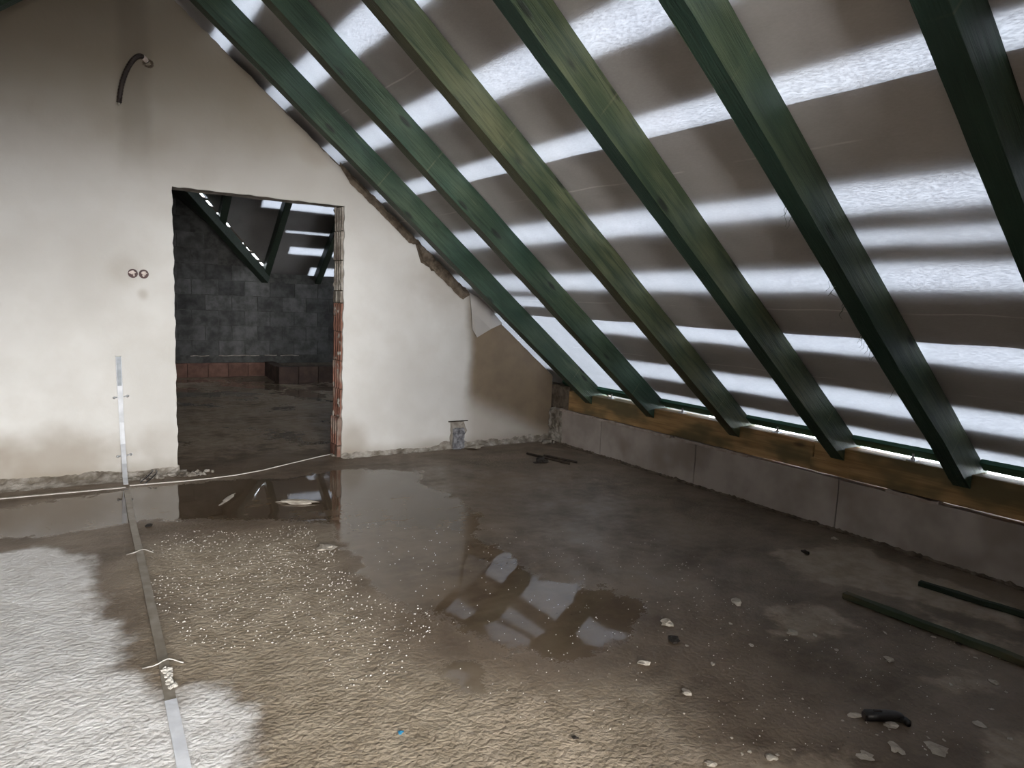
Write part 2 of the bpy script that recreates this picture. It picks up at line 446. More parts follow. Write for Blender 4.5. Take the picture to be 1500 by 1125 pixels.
M['pinkmortar'] = mat_noise('pale_mortar', (0.30, 0.24, 0.205), (0.42, 0.36, 0.32), 12, 0.9, 0.6)
M['clay'] = mat_noise('red_hollow_brick', (0.15, 0.066, 0.045), (0.26, 0.13, 0.095), 10, 0.9, 0.5, 0.01, rndmix=0.25, c3=(0.30, 0.24, 0.20))
M['greybrick'] = mat_noise('mortar_smeared_brick', (0.19, 0.165, 0.14), (0.36, 0.33, 0.29), 12, 0.9, 0.6, 0.01, c3=(0.14, 0.11, 0.09))
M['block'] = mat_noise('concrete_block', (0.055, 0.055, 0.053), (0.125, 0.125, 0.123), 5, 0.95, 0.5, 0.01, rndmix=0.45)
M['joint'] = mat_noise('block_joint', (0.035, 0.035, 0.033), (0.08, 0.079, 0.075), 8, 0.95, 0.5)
M['redbase'] = mat_noise('red_base_brick', (0.095, 0.050, 0.038), (0.16, 0.088, 0.066), 7, 0.85, 0.4, rndmix=0.35)
M['ledgebrick'] = mat_noise('dark_ledge_brick', (0.055, 0.036, 0.030), (0.10, 0.066, 0.052), 7, 0.9, 0.6, rndmix=0.3)
M['zinc'] = mat_noise('galvanised_steel', (0.55, 0.57, 0.60), (0.74, 0.76, 0.79), 14, 0.34, 0.08, 0.003, metal=0.85, spec=0.5)
M['zincflat'] = mat_noise('dull_zinc', (0.42, 0.43, 0.45), (0.54, 0.55, 0.58), 10, 0.5, 0.1, 0.003, metal=0.15, spec=0.3)
M['whitezinc'] = mat_noise('pale_zinc', (0.66, 0.68, 0.72), (0.80, 0.82, 0.86), 10, 0.5, 0.1, 0.003, metal=0.0, spec=0.4)
M['channel'] = mat_noise('dark_steel_channel', (0.16, 0.175, 0.19), (0.30, 0.32, 0.345), 8, 0.5, 0.1, 0.003, metal=0.2)
M['muddystrip'] = mat_noise('muddy_strip', (0.20, 0.17, 0.13), (0.30, 0.265, 0.22), 9, 0.5, 0.15, 0.003, metal=0.1, spec=0.5)
M['wire'] = mat_noise('tie_wire', (0.42, 0.39, 0.35), (0.62, 0.59, 0.55), 20, 0.5, 0.1, metal=0.3)
M['cord'] = mat_noise('pale_cord', (0.46, 0.43, 0.38), (0.62, 0.59, 0.54), 12, 0.8, 0.2)
M['blackplastic'] = mat_noise('black_plastic', (0.012, 0.011, 0.011), (0.022, 0.020, 0.020), 20, 0.35, 0.1, spec=0.5)
M['conduit'] = mat_noise('dark_conduit', (0.020, 0.014, 0.012), (0.045, 0.034, 0.030), 25, 0.5, 0.2)
M['socketred'] = mat_noise('maroon_plastic', (0.034, 0.013, 0.013), (0.06, 0.020, 0.019), 15, 0.5, 0.1)
M['socketpale'] = mat_noise('plaster_splash', (0.50, 0.42, 0.38), (0.66, 0.58, 0.54), 20, 0.9, 0.5)
M['rust'] = mat_noise('rusty_rod', (0.020, 0.014, 0.010), (0.05, 0.034, 0.022), 20, 0.8, 0.4)
M['chip'] = mat_noise('plaster_chip', (0.34, 0.30, 0.245), (0.52, 0.47, 0.40), 14, 0.9, 0.5)
M['grain'] = mat_noise('pale_grit_glint', (0.62, 0.58, 0.52), (0.85, 0.82, 0.77), 14, 0.5, 0.3)
M['darkbit'] = mat_noise('dark_bit', (0.015, 0.012, 0.010), (0.04, 0.032, 0.026), 14, 0.8, 0.4)
M['blue'] = mat_noise('blue_plastic', (0.03, 0.20, 0.36), (0.05, 0.28, 0.46), 14, 0.5, 0.1)
M['stub'] = mat_noise('grey_stub', (0.09, 0.09, 0.10), (0.34, 0.34, 0.36), 26, 0.7, 0.8, 0.015)
M['whitewall'] = mat_noise('grey_render', (0.36, 0.34, 0.32), (0.46, 0.44, 0.42), 2, 0.9, 0.2)
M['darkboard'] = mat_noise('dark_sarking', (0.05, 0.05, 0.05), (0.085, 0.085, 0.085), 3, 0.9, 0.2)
M['frame'] = mat_noise('window_frame_plastic', (0.6, 0.6, 0.6), (0.7, 0.7, 0.7), 3, 0.5, 0.05)

# ================================================================== SETTING
# ------------------------------------------------------------------ floor
def sdf(poly, X, Y):
    """signed distance (positive inside) of arrays to polygon"""
    P = np.array(poly)[:, :2]
    d = np.full(X.shape, 1e9); ins = np.zeros(X.shape, bool)
    n = len(P)
    for i in range(n):
        a = P[i]; b = P[(i+1) % n]; e = b-a
        t = np.clip(((X-a[0])*e[0]+(Y-a[1])*e[1])/max(e@e, 1e-9), 0, 1)
        d = np.minimum(d, np.hypot(X-a[0]-t*e[0], Y-a[1]-t*e[1]))
        c = ((a[1] > Y) != (b[1] > Y)) & (X < (b[0]-a[0])*(Y-a[1])/((b[1]-a[1]) if b[1] != a[1] else 1e-9)+a[0])
        ins ^= c
    return np.where(ins, d, -d)
def px(poly): return [onZ(x, y)[:2] for x, y in poly]
def sstep(v, a, b):
    t = np.clip((v-a)/(b-a), 0, 1); return t*t*(3-2*t)

xs = np.concatenate([np.arange(XL-0.3, -0.8, 0.12), np.arange(-0.8, 4.16, 0.032), np.arange(4.2, 6.8, 0.2)])
ys = np.concatenate([np.arange(YG-0.25, 0.6, 0.12), np.arange(0.6, 6.0, 0.032), np.arange(6.0, 12.2, 0.12)])
GX, GY = np.meshgrid(xs, ys)
fx, fy = GX.ravel(), GY.ravel()
n_lo = np.array([ns(a, b, 0, 2.0) for a, b in zip(fx, fy)])
n_hi = np.array([ns(a, b, 3, 9.0) for a, b in zip(fx, fy)])
wobble = n_lo*0.14 + n_hi*0.05
n_md = np.array([ns(a, b, 8, 4.5) for a, b in zip(fx, fy)])
DRY = px([(-500, 840), (0, 812), (60, 800), (123, 815), (130, 860), (173, 905), (168, 950), (150, 985), (200, 1012), (240, 1035), (285, 1015), (333, 1012), (368, 1055), (350, 1095), (350, 1300), (-500, 1300)])
dry = sstep(sdf(DRY, fx, fy)+wobble*0.5+n_md*0.05, -0.17, 0.15)
BAND = px([(-500, 812), (0, 806), (60, 798), (115, 812), (128, 835), (40, 838), (-500, 850)])
PUD = px([(185, 716), (500, 690), (610, 690), (670, 740), (700, 790), (740, 800), (775, 835), (800, 845), (850, 862), (935, 890), (905, 940), (850, 965), (770, 972), (700, 950), (640, 905), (560, 860), (512, 820), (500, 765), (380, 757), (258, 762), (200, 765), (60, 790), (-500, 800), (-500, 750), (0, 748)])
pud = np.clip(0.5 + (sdf(PUD, fx, fy)+wobble*0.9)/0.5, 0, 1)
PUD2 = px([(640, 965), (700, 965), (715, 1010), (670, 1015)])
pud = np.maximum(pud, np.clip(0.5+(sdf(PUD2, fx, fy)+wobble*0.5)/0.3, 0, 1))
far = fy > 5.75
pudfar = np.clip(0.42+0.35*n_lo+0.12*np.sin(fy*1.3+1), 0, 0.62)
pud = np.where(far, np.maximum(pudfar*sstep(fy, 5.8, 6.3), pud*(fy < 5.9)), pud)
ROUGH = px([(190, 790), (490, 770), (520, 850), (640, 960), (800, 1000), (1000, 1000), (1050, 1200), (100, 1300), (200, 1010), (180, 900)])
rough = sstep(sdf(ROUGH, fx, fy)+wobble*0.7, -0.15, 0.35)
FILM = px([(500, 690), (640, 680), (830, 690), (960, 740), (1080, 800), (1060, 880), (960, 960), (860, 1000), (640, 960), (500, 830)])
film = sstep(sdf(FILM, fx, fy)+wobble, -0.25, 0.3)
dust = np.zeros_like(fx)
for poly, k in (([(1110, 805), (1240, 795), (1340, 835), (1500, 895), (1500, 925), (1300, 870), (1180, 850)], 0.85),
                ([(1120, 895), (1200, 880), (1270, 920), (1220, 945), (1130, 930)], 0.75),
                ([(1330, 985), (1420, 975), (1480, 1010), (1400, 1030)], 0.85),
                ([(1440, 1070), (1600, 1050), (1600, 1130), (1440, 1130)], 1.0),
                ([(1330, 880), (1500, 940), (1500, 970), (1400, 960)], 0.6),
                ([(800, 690), (930, 700), (960, 740), (860, 730)], 0.35),
                ([(700, 1010), (1000, 1020), (1000, 1200), (600, 1200)], 0.5),
                ([(1000, 1090), (1250, 1085), (1300, 1200), (980, 1200)], 0.65),
                ([(0, 808), (118, 806), (128, 835), (0, 840)], 0.5)):
    dust = np.maximum(dust, k*sstep(sdf(px(poly), fx, fy)+wobble*0.5, -0.10, 0.10))
zf = (n_lo*0.006 + n_hi*0.003)*(1-np.clip(pud*1.6-0.3, 0, 1)) + 0.0
zf = np.where((fy > 5.45) & (fy < 6.0), zf*0.3, zf)
nxn = len(xs)
ff = []
for j in range(len(ys)-1):
    for i in range(nxn-1):
        a = j*nxn+i
        ff.append((a, a+1, a+nxn+1, a+nxn))
floor = mk('floor', np.stack([fx, fy, zf], 1), ff, M['floor'], smooth=True)
for nm, arr in (('dry', dry), ('puddle', pud), ('rough', rough*(1-dry)), ('dust', dust), ('film', film)):
    arr = np.where(far & (nm == 'dust'), np.clip(0.72+0.4*n_lo, 0, 1)*sstep(fy, 5.7, 6.2), arr)  # far floor: doorway light and sheen put in as the pale dust tone
    at = floor.data.attributes.new(nm, 'FLOAT', 'POINT'); at.data.foreach_set('value', arr.astype(np.float32))
tag(floor, kind='structure', label='rough wet concrete floor with puddles and dry pale patches')

# ------------------------------------------------------------------ partition wall with doorway
DX0, DX1, DZ = 0.725, 1.98, 2.062
def zroof(x): return ZM + T*(XK-x) if x >= XR else ZM + T*(x-XL)
def jl(a, b, step, amp, sd=0.0, keep=True):
    a = np.array(a); b = np.array(b); L = np.linalg.norm(b-a); n = max(1, int(L/step)); nv = np.array([-(b-a)[1], (b-a)[0]])/L
    pts = []
    for i in range(n):
        t = i/n; q = a+(b-a)*t
        k = 0 if i == 0 else amp*(ns(q[0]+sd, q[1], 0, 14)+0.7*ns(q[0], q[1]+sd, 5, 40))
        pts.append(tuple(q+nv*k))
    return pts
ol = []
ol += jl((XL-0.02, 0), (DX0+0.015, 0), 0.5, 0.0)
ol += jl((DX0+0.012, 0), (DX0, DZ), 0.03, 0.008)
ol += jl((DX0, DZ), (DX1, DZ-0.006), 0.04, 0.006, 2)
ol += jl((DX1, DZ-0.006), (DX1, 0), 0.03, 0.009, 4)
ol += jl((DX1, 0), (XK+0.02, 0), 0.5, 0)
off = 0.055
ol += jl((XK+0.02, 0), (XK+0.02, zroof(XK)-0.03), 0.5, 0)
ol += jl((XK+0.02, zroof(XK+0.02)-0.012), (3.15, zroof(3.15)-0.012), 0.05, 0.004, 6)
ol += jl((3.15, zroof(3.15)-0.02), (2.66, zroof(2.66)-off-0.12), 0.03, 0.035, 7)
ol += jl((2.66, zroof(2.66)-off-0.12), (2.60, zroof(2.60)-off), 0.03, 0.0, 7)
ol += jl((2.60, zroof(2.60)-off), (XR, zroof(XR)-off), 0.035, 0.010, 8)
ol += jl((XR-0.05, zroof(XR)-off-0.02), (XL-0.02, ZM-0.03), 0.05, 0.008, 9)
ol = ol + [(XL-0.02, ZM-0.03)]
wall = prism_y('wall_far', ol, YW, YW+0.022, M['plaster'])
tag(wall, kind='structure', label='pale plastered gable partition with a rough doorway opening')
# masonry core behind the plaster coat, set back from the ragged plaster edge
co = [(XL-0.02, 0), (DX0-0.012, 0), (DX0-0.012, DZ+0.02), (DX1+0.005, DZ+0.02), (DX1+0.005, 0), (XK+0.02, 0), (XK+0.02, zroof(XK+0.02)-0.05),
      (2.75, zroof(2.75)-0.03), (XR, zroof(XR)-0.05), (XL-0.02, ZM-0.05)]
prism_y('masonry_core', co, YW+0.022, YW+0.24, M['mortar_dark'], wall)
box('lintel', DX0-0.1, DX1+0.12, YW+0.03, YW+0.245, DZ+0.004, DZ+0.09, M['greybrick'], wall, (14, 3, 1), 0.008, 14)
# ribbed hollow bricks exposed on the right reveal
zc = 0.0; ci = 0
heights = [0.10, 0.235, 0.24, 0.235, 0.24, 0.235, 0.10, 0.245, 0.235, 0.19]
while zc < DZ-0.03:
    hh = heights[ci % len(heights)]
    z1 = min(zc+hh, DZ+0.0)
    bm = bmesh.new()
    nr = 4 if ci not in (0, 6) else 2
    x_in = DX1-0.012 + random.uniform(-0.006, 0.004) - (0.014 if ci in (0, 1) else 0)
    prof = []
    y0, y1 = YW+0.018, YW+0.225
    for k in range(nr):
        ya = y0+(y1-y0)*k/nr; yb = y0+(y1-y0)*(k+1)/nr; g = (yb-ya)
        dp = 0.026 if ci not in (0, 6) else 0.006
        prof += [(x_in, ya+g*0.08), (x_in, ya+g*0.52), (x_in+dp, ya+g*0.60), (x_in+dp, ya+g*0.95)]
    prof += [(DX1+0.03, y1), (DX1+0.03, y0)]
    nz = 5
    rings = []
    for k in range(nz+1):
        zz = zc+0.004+(z1-zc-0.008)*k/nz
        rings.append([bm.verts.new((x_+0.005*ns(y_*3, zz, ci, 18), y_, zz)) for x_, y_ in prof])
    n = len(prof)
    for a, b in zip(rings, rings[1:]):
        for k in range(n): bm.faces.new((a[k], a[(k+1) % n], b[(k+1) % n], b[k]))
    bm.faces.new(rings[0][::-1]); bm.faces.new(rings[-1])
    bo = from_bm('brick', bm, M['greybrick'] if ci in (6, 7, 8, 9) else M['clay'], wall)
    zc = z1; ci += 1
# mortar blobs stuck to the reveal
bm = bmesh.new()
for k in range(46):
    rock_bm(bm, (DX1-0.012, YW+0.03+0.18*random.random(), random.uniform(0.02, DZ)), 0.010, random.uniform(0.006, 0.02), random.uniform(0.008, 0.03), k, 1, 0.5)
tag(from_bm('mortar_smears', bm, M['greybrick'], wall), kind='stuff')

# rough mortar fillet along the wall foot
def skirt(name, x0, x1, hfun, dfun, mat, seed):
    nx = int((x1-x0)/0.022); rows = 6
    vs, fs = [], []
    for i in range(nx+1):
        x = x0+(x1-x0)*i/nx
        hh = hfun(x); dd = dfun(x)
        for k in range(rows+1):
            t = k/rows
            q = Vector((x*16, t*3+seed, hh*5))
            j = mnoise.noise_vector(q)*0.6 + mnoise.noise_vector(q*3.1)*0.5
            am = 0.0 if k in (rows,) else 1.0
            y = YW+0.004 - dd*(1-t**0.6) + j.y*0.016*am
            z = hh*(t**1.4) + j.z*0.014*(1 if 0 < k else 0)
            vs.append((x, y if k < rows else YW+0.006, max(z, -0.004)))
    for i in range(nx):
        for k in range(rows):
            a = i*(rows+1)+k
            fs.append((a, a+rows+1, a+rows+2, a+1))
    return mk(name, vs, fs, mat, wall)
skirt('mortar_fillet', XL, DX0+0.02, lambda x: 0.055+0.035*ns(x, 1, 0, 3.5), lambda x: 0.13+0.05*ns(x, 2, 0, 2.0), M['mortar'], 1.0)
skirt('mortar_fillet', DX1, XK+0.02, lambda x: (0.045 if x < 2.9 else 0.07)+0.03*ns(x, 4, 0, 3.5), lambda x: 0.05+0.03*ns(x, 6, 0, 2.0), M['mortar'], 4.0)

# broken mortar along the sloping top edge, near the first rafter
def edge_strip(name, xa, xb, w0, mat, seed):
    n = int((xb-xa)/0.014); rows = 5; vs, fs = [], []
    for i in range(n+1):
        x = xa+(xb-xa)*i/n
        f_ = min(1, 6*min(i, n-i)/n+0.25)
        for k in range(rows+1):
            t = k/rows
            q = Vector((x*22, t*4+seed, 2.0)); j = mnoise.noise_vector(q)+mnoise.noise_vector(q*2.7)*0.6
            dd = (w0*f_)*(1-t) - 0.01
            vs.append((x+j.x*0.006, YW-0.012-0.012*math.sin(t*math.pi)+j.y*0.010, zroof(x)-0.035-dd+j.z*0.010))
    for i in range(n):
        for k in range(rows):
            a = i*(rows+1)+k; fs.append((a, a+rows+1, a+rows+2, a+1))
    return mk(name, vs, fs, mat, wall)
edge_strip('mortar_edge', 1.93, 2.64, 0.085, M['mortar_dark'], 2)
edge_strip('mortar_edge', 2.62, 3.14, 0.12, M['mortar_dark'], 9)

# ------------------------------------------------------------------ right knee wall
kw = box('wall_right', XK+0.012, XK+0.138, YG, YW-0.02, -0.02, 0.322, M['knee'])
tag(kw, kind='structure', label='low pale knee wall of large blocks under the eaves')
yj = [YW-0.19, 4.80, 3.682, 2.502, 1.33, 0.15, YB+0.21]
for a, b in zip(yj, yj[1:]):
    box('panel', XK, XK+0.02, b+0.004, a-0.004, 0.0, 0.326+random.uniform(-0.004, 0.004), M['knee'], kw, (1, 24, 7), 0.004, 7)
box('corner_masonry', XK+0.03, XK+0.42, YW-0.27, YW+0.1, 0.30, 0.50, M['mortar_dark'], kw, (3, 3, 3), 0.012, 12)
box('corner_masonry', XK+0.02, XK+0.2, YW-0.29, YW+0.02, 0.46, 0.56, M['mortar_dark'], kw, (3, 3, 2), 0.012, 12)
box('corner_mortar', XK-0.012, XK+0.03, YW-0.215, YW-0.02, -0.01, 0.335, M['mortar'], kw, (2, 12, 20), 0.022, 30)
# pale mortar squeezed out over the top edge
bm = bmesh.new()
for (a, b) in ((5.42, 4.95), (4.9, 3.95), (3.9, 3.2), (2.2, 1.9)):
    add_box(bm, XK-0.012, XK+0.05, b, a, 0.322, 0.342, (2, max(6, int((a-b)/0.05)), 1), 0.010, 16)
from_bm('mortar_bed', bm, M['pinkmortar'], kw)
bm = bmesh.new()
nn = 150
for i in range(nn):      # dirty fillet at the floor
    y = YB+(YW-0.05-YB)*i/nn
    rock_bm(bm, (XK-0.004, y, 0.004), 0.016+0.008*random.random(), 0.04, 0.012+0.008*random.random(), i, 1, 0.3)
tag(from_bm('floor_fillet', bm, M['mortar_dark'], kw), kind='stuff')

# ------------------------------------------------------------------ left knee wall, gable behind with window
lw = box('wall_left', XL-0.28, XL, YG, YW+0.1, -0.02, 0.44, M['whitewall']); tag(lw, kind='structure', label='low left knee wall out of the picture')
def zr2(x): return zroof(x)+0.02
gw = prism_y('wall_back_shade', [(XL-0.3, 0), (OX0, 0), (OX0, OZ), (OX1, OZ), (OX1, 0), (XK+0.3, 0), (XK+0.3, zr2(XK+0.3)), (XR, zr2(XR)), (XL-0.3, ZM-0.2)], YB, YB+0.2, M['whitewall'])  # unseen wall added to keep the right side and upper wall in shade
tag(gw, kind='structure', label='added unseen wall behind the viewer, its opening shaped for the shade')
eg = prism_y('wall_end', [(XL-0.3, 0), (WX0, 0), (WX0, WZ1), (WX1, WZ1), (WX1, 0), (XK+0.3, 0), (XK+0.3, zr2(XK+0.3)), (XR, zr2(XR)), (XL-0.3, ZM-0.2)], YG-0.25, YG, M['whitewall'])
tag(eg, kind='structure', label='end gable behind the viewer with a window')
box('window_parapet', WX0, WX1, YG-0.25, YG, 0, WZ0, M['whitewall'], eg)
wf = bmesh.new()
for (a, b, c, d) in ((WX0, WX0+0.06, WZ0, WZ1), (WX1-0.06, WX1, WZ0, WZ1), (WX0, WX1, WZ0, WZ0+0.06), (WX0, WX1, WZ1-0.06, WZ1), ((WX0+WX1)/2-0.04, (WX0+WX1)/2+0.04, WZ0, WZ1)):
    add_box(wf, a, b, YG-0.06, YG-0.01, c, d)
tag(from_bm('window_1', wf, M['frame']), kind='structure', label='window frame in the end gable behind the viewer')

# ------------------------------------------------------------------ roof membranes
RY = [5.04, 4.235, 3.375, 2.567, 1.84, 1.115, 0.32]   # far faces of the rafters
RW = 0.087
def roofpt(S, Y, n_=0.0, side=1):
    """S measured up the slope from X = XK in the membrane plane; n_ outward"""
    x = XK - S*CS + n_*SN; z = ZM + S*SN + n_*CS
    if side < 0: x = 2*XR - x
    return (x, Y, z)
def bayprof(y):
    if y >= YW or y <= RY[-1]: return 0.0
    for f_ in RY:
        if f_-RW <= y <= f_: return 0.0
    ups = [f_-RW for f_ in RY if f_-RW > y]; dn = [f_ for f_ in RY if f_ < y]
    a = max(dn) if dn else YB; b = min(ups) if ups else YW
    t = (y-a)/(b-a); return math.sin(math.pi*t)**0.8
SRIDGE = (XK-XR)/CS
def sheet(name, s0, s1, off, label, side=1, seed=0.0, ya=YG-0.02, yb=YW+0.2, fray=0.0):
    ny = int((yb-ya)/0.045); nsx = max(2, int((s1-s0)/0.05)); vs, fs = [], []
    for i in range(ny+1):
        y = ya+(yb-ya)*i/ny; bp = bayprof(y)
        for k in range(nsx+1):
            S = s0+(s1-s0)*k/nsx
            if k in (0, nsx): S += 0.006*ns(y, seed, k, 1.3)
            d = off + bp*(0.007*ns(S*1.2, y*2.2+seed, 1, 1.6)+0.004*ns(S*5, y*2+seed, 2, 1.0)) + 0.002
            vs.append(roofpt(S, y, d, side))
    for i in range(ny):
        for k in range(nsx):
            a = i*(nsx+1)+k; fs.append((a, a+1, a+nsx+2, a+nsx+1))
    o = mk(name, vs, fs, M['membrane'], smooth=True)
    tag(o, label, 'roof membrane', 'grey roof membrane sheets on the slopes')
    return o
sheet('roof_membrane', -0.200, 1.03, 0.014, 'lowest grey translucent roof membrane sheet just above the wall plate', 1, 1)
sheet('roof_membrane', 0.90, 2.30, 0.004, 'middle grey translucent roof membrane sheet between the two lap lines', 1, 5)
sheet('roof_membrane', 2.18, SRIDGE-0.01, 0.014, 'upper grey translucent roof membrane sheet reaching out of the top', 1, 9)
sheet('roof_membrane', -0.17, SRIDGE-0.01, 0.006, 'roof membrane of the left slope at the top left corner', -1, 13)

# outer roof covering: rows of boards with open gaps that let stripes of daylight onto the membrane
rc = empty('roof_1', (XR, 2, 3.8)); tag(rc, kind='structure', label='outer roof boarding with open gaps')
SUN = []
def rboard(s0, s1, y0, y1, side, off, ragged=0.012):
    bm = bmesh.new(); n = max(2, int((y1-y0)/0.12)); lo, hi = [], []
    rings = []
    for i in range(n+1):
        y = y0+(y1-y0)*i/n
        e0 = ragged*ns(y*2, s0*7+side, 0, 1.0)*0.6; e1 = ragged*ns(y*2, s1*9+side, 3, 1.0)*0.6
        rings.append([bm.verts.new(roofpt(S, y, o_, side)) for S, o_ in ((s0+e0, off), (s1+e1, off), (s1+e1, off+0.02), (s0+e0, off+0.02))])
    for a, b in zip(rings, rings[1:]):
        for k in range(4): bm.faces.new((a[k], a[(k+1) % 4], b[(k+1) % 4], b[k]))
    bm.faces.new(rings[0][::-1]); bm.faces.new(rings[-1])
    o = from_bm('roof_board', bm, M['cover'])
    o.parent = rc; o.matrix_parent_inverse = rc.matrix_world.inverted()
    o.matrix_parent_inverse = Matrix.Translation((-XR, -2, -3.8))
base_gaps = [(-0.44, -0.03), (0.185, 0.39), (0.73, 0.905), (1.245, 1.405), (1.72, 1.885), (2.295, 2.415), (2.745, 2.91), (3.30, 3.475), (3.84, 3.98), (4.34, 4.46)]
def bay_rows(gaps):
    rows = []; s = -0.72
    for a, b in gaps:
        if a > s: rows.append((s, a))
        s = b
    rows.append((s, SRIDGE+0.06)); return rows
bays = [YW+0.3] + [f_-RW/2 for f_ in RY] + [YG-0.4]
for i in range(len(bays)-1):
    y1, y0 = bays[i], bays[i+1]
    g = list(base_gaps)
    if i == 0: g = [(0.05, 0.93)] + g[3:]
    elif i == 1: g = [(-0.44, 0.945), (0.99, 1.15), (1.22, 1.395)] + g[4:]
    elif i == 5: g = [(-0.44, -0.03), (0.165, 0.36), (0.73, 0.905), (1.27, 1.43), (1.55, 1.63), (1.735, 1.885)] + g[5:]
    elif i in (4,): g = [(-0.44, -0.03), (0.195, 0.395), (0.74, 0.905), (1.25, 1.405), (1.76, 1.87)] + g[5:]
    for (a, b) in bay_rows(g):
        rboard(a, b, y0+0.002, y1-0.002, 1, 0.030)
for (a, b) in bay_rows([(0.8, 0.9), (2.4, 2.5)]): rboard(a, b, YG-0.4, YW+0.3, -1, 0.03)

# ------------------------------------------------------------------ rafters
def rafter(name, yfar, label, olive, dark, side=1, wav=0.006, group='green stained rafters of the right slope', seed=0.0, tail=4.52, teal=1.0):
    depth = ZM-ZS
    def so(x): return ZS+T*(XK-x)
    xe = XR+0.012
    pts = [(XK-0.004, ZS+0.004), (XK-0.004, 0.531), (XK+0.142, 0.531), (XK+0.142, so(XK+0.142)), (tail, so(tail)), (tail, so(tail)+depth-0.004)]
    N = 46
    topn = [(tail+(xe-tail)*(k/N), so(tail+(xe-tail)*(k/N))+depth-0.004) for k in range(1, N+1)]
    botn = [(xe+(XK-0.06-xe)*(k/N), None) for k in range(0, N+1)]
    outline = pts+topn
    for x, _ in botn:
        outline.append((x, so(x)+wav*ns(x*1.0, seed, 0, 3.0)+wav*0.5*ns(x, seed+3, 0, 9.0)))
    bm = bmesh.new()
    n = len(outline); A, B = [], []
    for (x, z) in outline:
        dy0 = 0.004*ns(x, z+seed, 7, 2.0); dy1 = 0.004*ns(x, z+seed, 17, 2.0)
        X_ = x if side > 0 else 2*XR-x
        A.append(bm.verts.new((X_-(XK if side > 0 else XL), -RW+dy0, z-ZS)))
        B.append(bm.verts.new((X_-(XK if side > 0 else XL), 0+dy1, z-ZS)))
    fs = [bm.faces.new(A), bm.faces.new(B[::-1])]
    for i in range(n):
        j = (i+1) % n
        bm.faces.new((A[j], A[i], B[i], B[j]))
    bmesh.ops.triangulate(bm, faces=fs)
    o = from_bm(name, bm, M['rafter'], loc=((XK if side > 0 else XL), yfar, ZS))
    o['olive'] = olive; o['dark'] = dark; o['teal'] = teal
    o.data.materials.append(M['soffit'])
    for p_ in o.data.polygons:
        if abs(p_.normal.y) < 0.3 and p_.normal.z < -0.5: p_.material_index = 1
    bv = o.modifiers.new('bevel', 'BEVEL'); bv.width = 0.005; bv.segments = 2; bv.limit_method = 'ANGLE'; bv.angle_limit = math.radians(50)
    tag(o, label, 'rafter', group)
    return o
lab = ['dark green stained rafter lying closest along the sloping top of the plastered wall',
       'bright green stained rafter, second from the plastered wall',
       'olive green stained rafter, third from the plastered wall',
       'yellowish olive and dark green rafter, fourth from the plastered wall',
       'dark green knotty rafter with frayed wavy lower edge, fifth from the plastered wall',
       'very dark green rafter at the top right edge of the picture',
       'green rafter above and behind the viewer', 'green rafter above and behind the viewer', 'green rafter above and behind the viewer']
olv = [0.12, 0.05, 0.72, 0.58, 0.30, 0.10, 0.3, 0.2, 0.3]
drk = [0.05, 0.0, 0.0, 0.0, 0.10, 0.25, 0.1, 0.1, 0.1]
frng = random.Random(3)
for i, yf in enumerate(RY):
    ro_ = rafter('rafter', yf, lab[i], olv[i], drk[i], 1, 0.014 if i == 4 else 0.006, seed=i*4.7, teal=[0.5, 0.15, 0.0, 1, 1, 1, 1][i],
           group='green stained rafters of the right slope' if i < 6 else 'rafters behind the viewer')
    if i == 4:
        bm = bmesh.new()
        for k in range(16):
            u_ = frng.choice((1.55, 1.2, 2.05, 2.1, 1.25, 0.95, 1.6)) + frng.uniform(-0.1, 0.1)
            b0 = Vector((-u_*CS, frng.uniform(-0.02, 0.0), u_*SN + 0.004)); L_ = frng.uniform(0.03, 0.075)
            tube_bm(bm, [b0, b0+Vector((-0.006, 0.006, -L_*0.4)), b0+Vector((frng.uniform(-0.02, 0.02), 0.012, -L_*0.75)), b0+Vector((frng.uniform(-0.03, 0.03), 0.01, -L_))], [0.0012, 0.001, 0.0009, 0.0006], 4)
        tag(from_bm('splinter_fibres', bm, M['rafter'], ro_), kind='stuff')
for i, yf in enumerate(RY):
    rafter('rafter', yf, 'dark rafter of the left roof slope at the top left corner' if i == 0 else 'left slope rafter outside the picture', 0.1, 0.2, -1, seed=40+i*3.1, group='rafters of the left slope')

# ------------------------------------------------------------------ wall plate, eave board
def plate(y0, y1, label, lapup):
    t = empty('wall_plate', (XK, (y0+y1)/2, 0.345))
    tag(t, label, 'beam', 'raw wooden wall plates on the knee wall')
    bm = bmesh.new(); ny = int((y1-y0)/0.15)
    add_box(bm, 0.002, 0.14, y0-(y0+y1)/2, y1-(y0+y1)/2, 0.0, 0.185, (1, ny, 1), 0.004, 3)
    b = from_bm('beam', bm, M['plate'], t)
    bv = b.modifiers.new('bevel', 'BEVEL'); bv.width = 0.006; bv.segments = 2; bv.limit_method = 'ANGLE'
    return t
p1 = plate(2.70, 5.30, 'raw brown wall plate beam from the corner to the middle of the knee wall', True)
p2 = plate(YB+0.22, 2.692, 'raw wall plate beam from the middle of the knee wall towards the right edge', False)
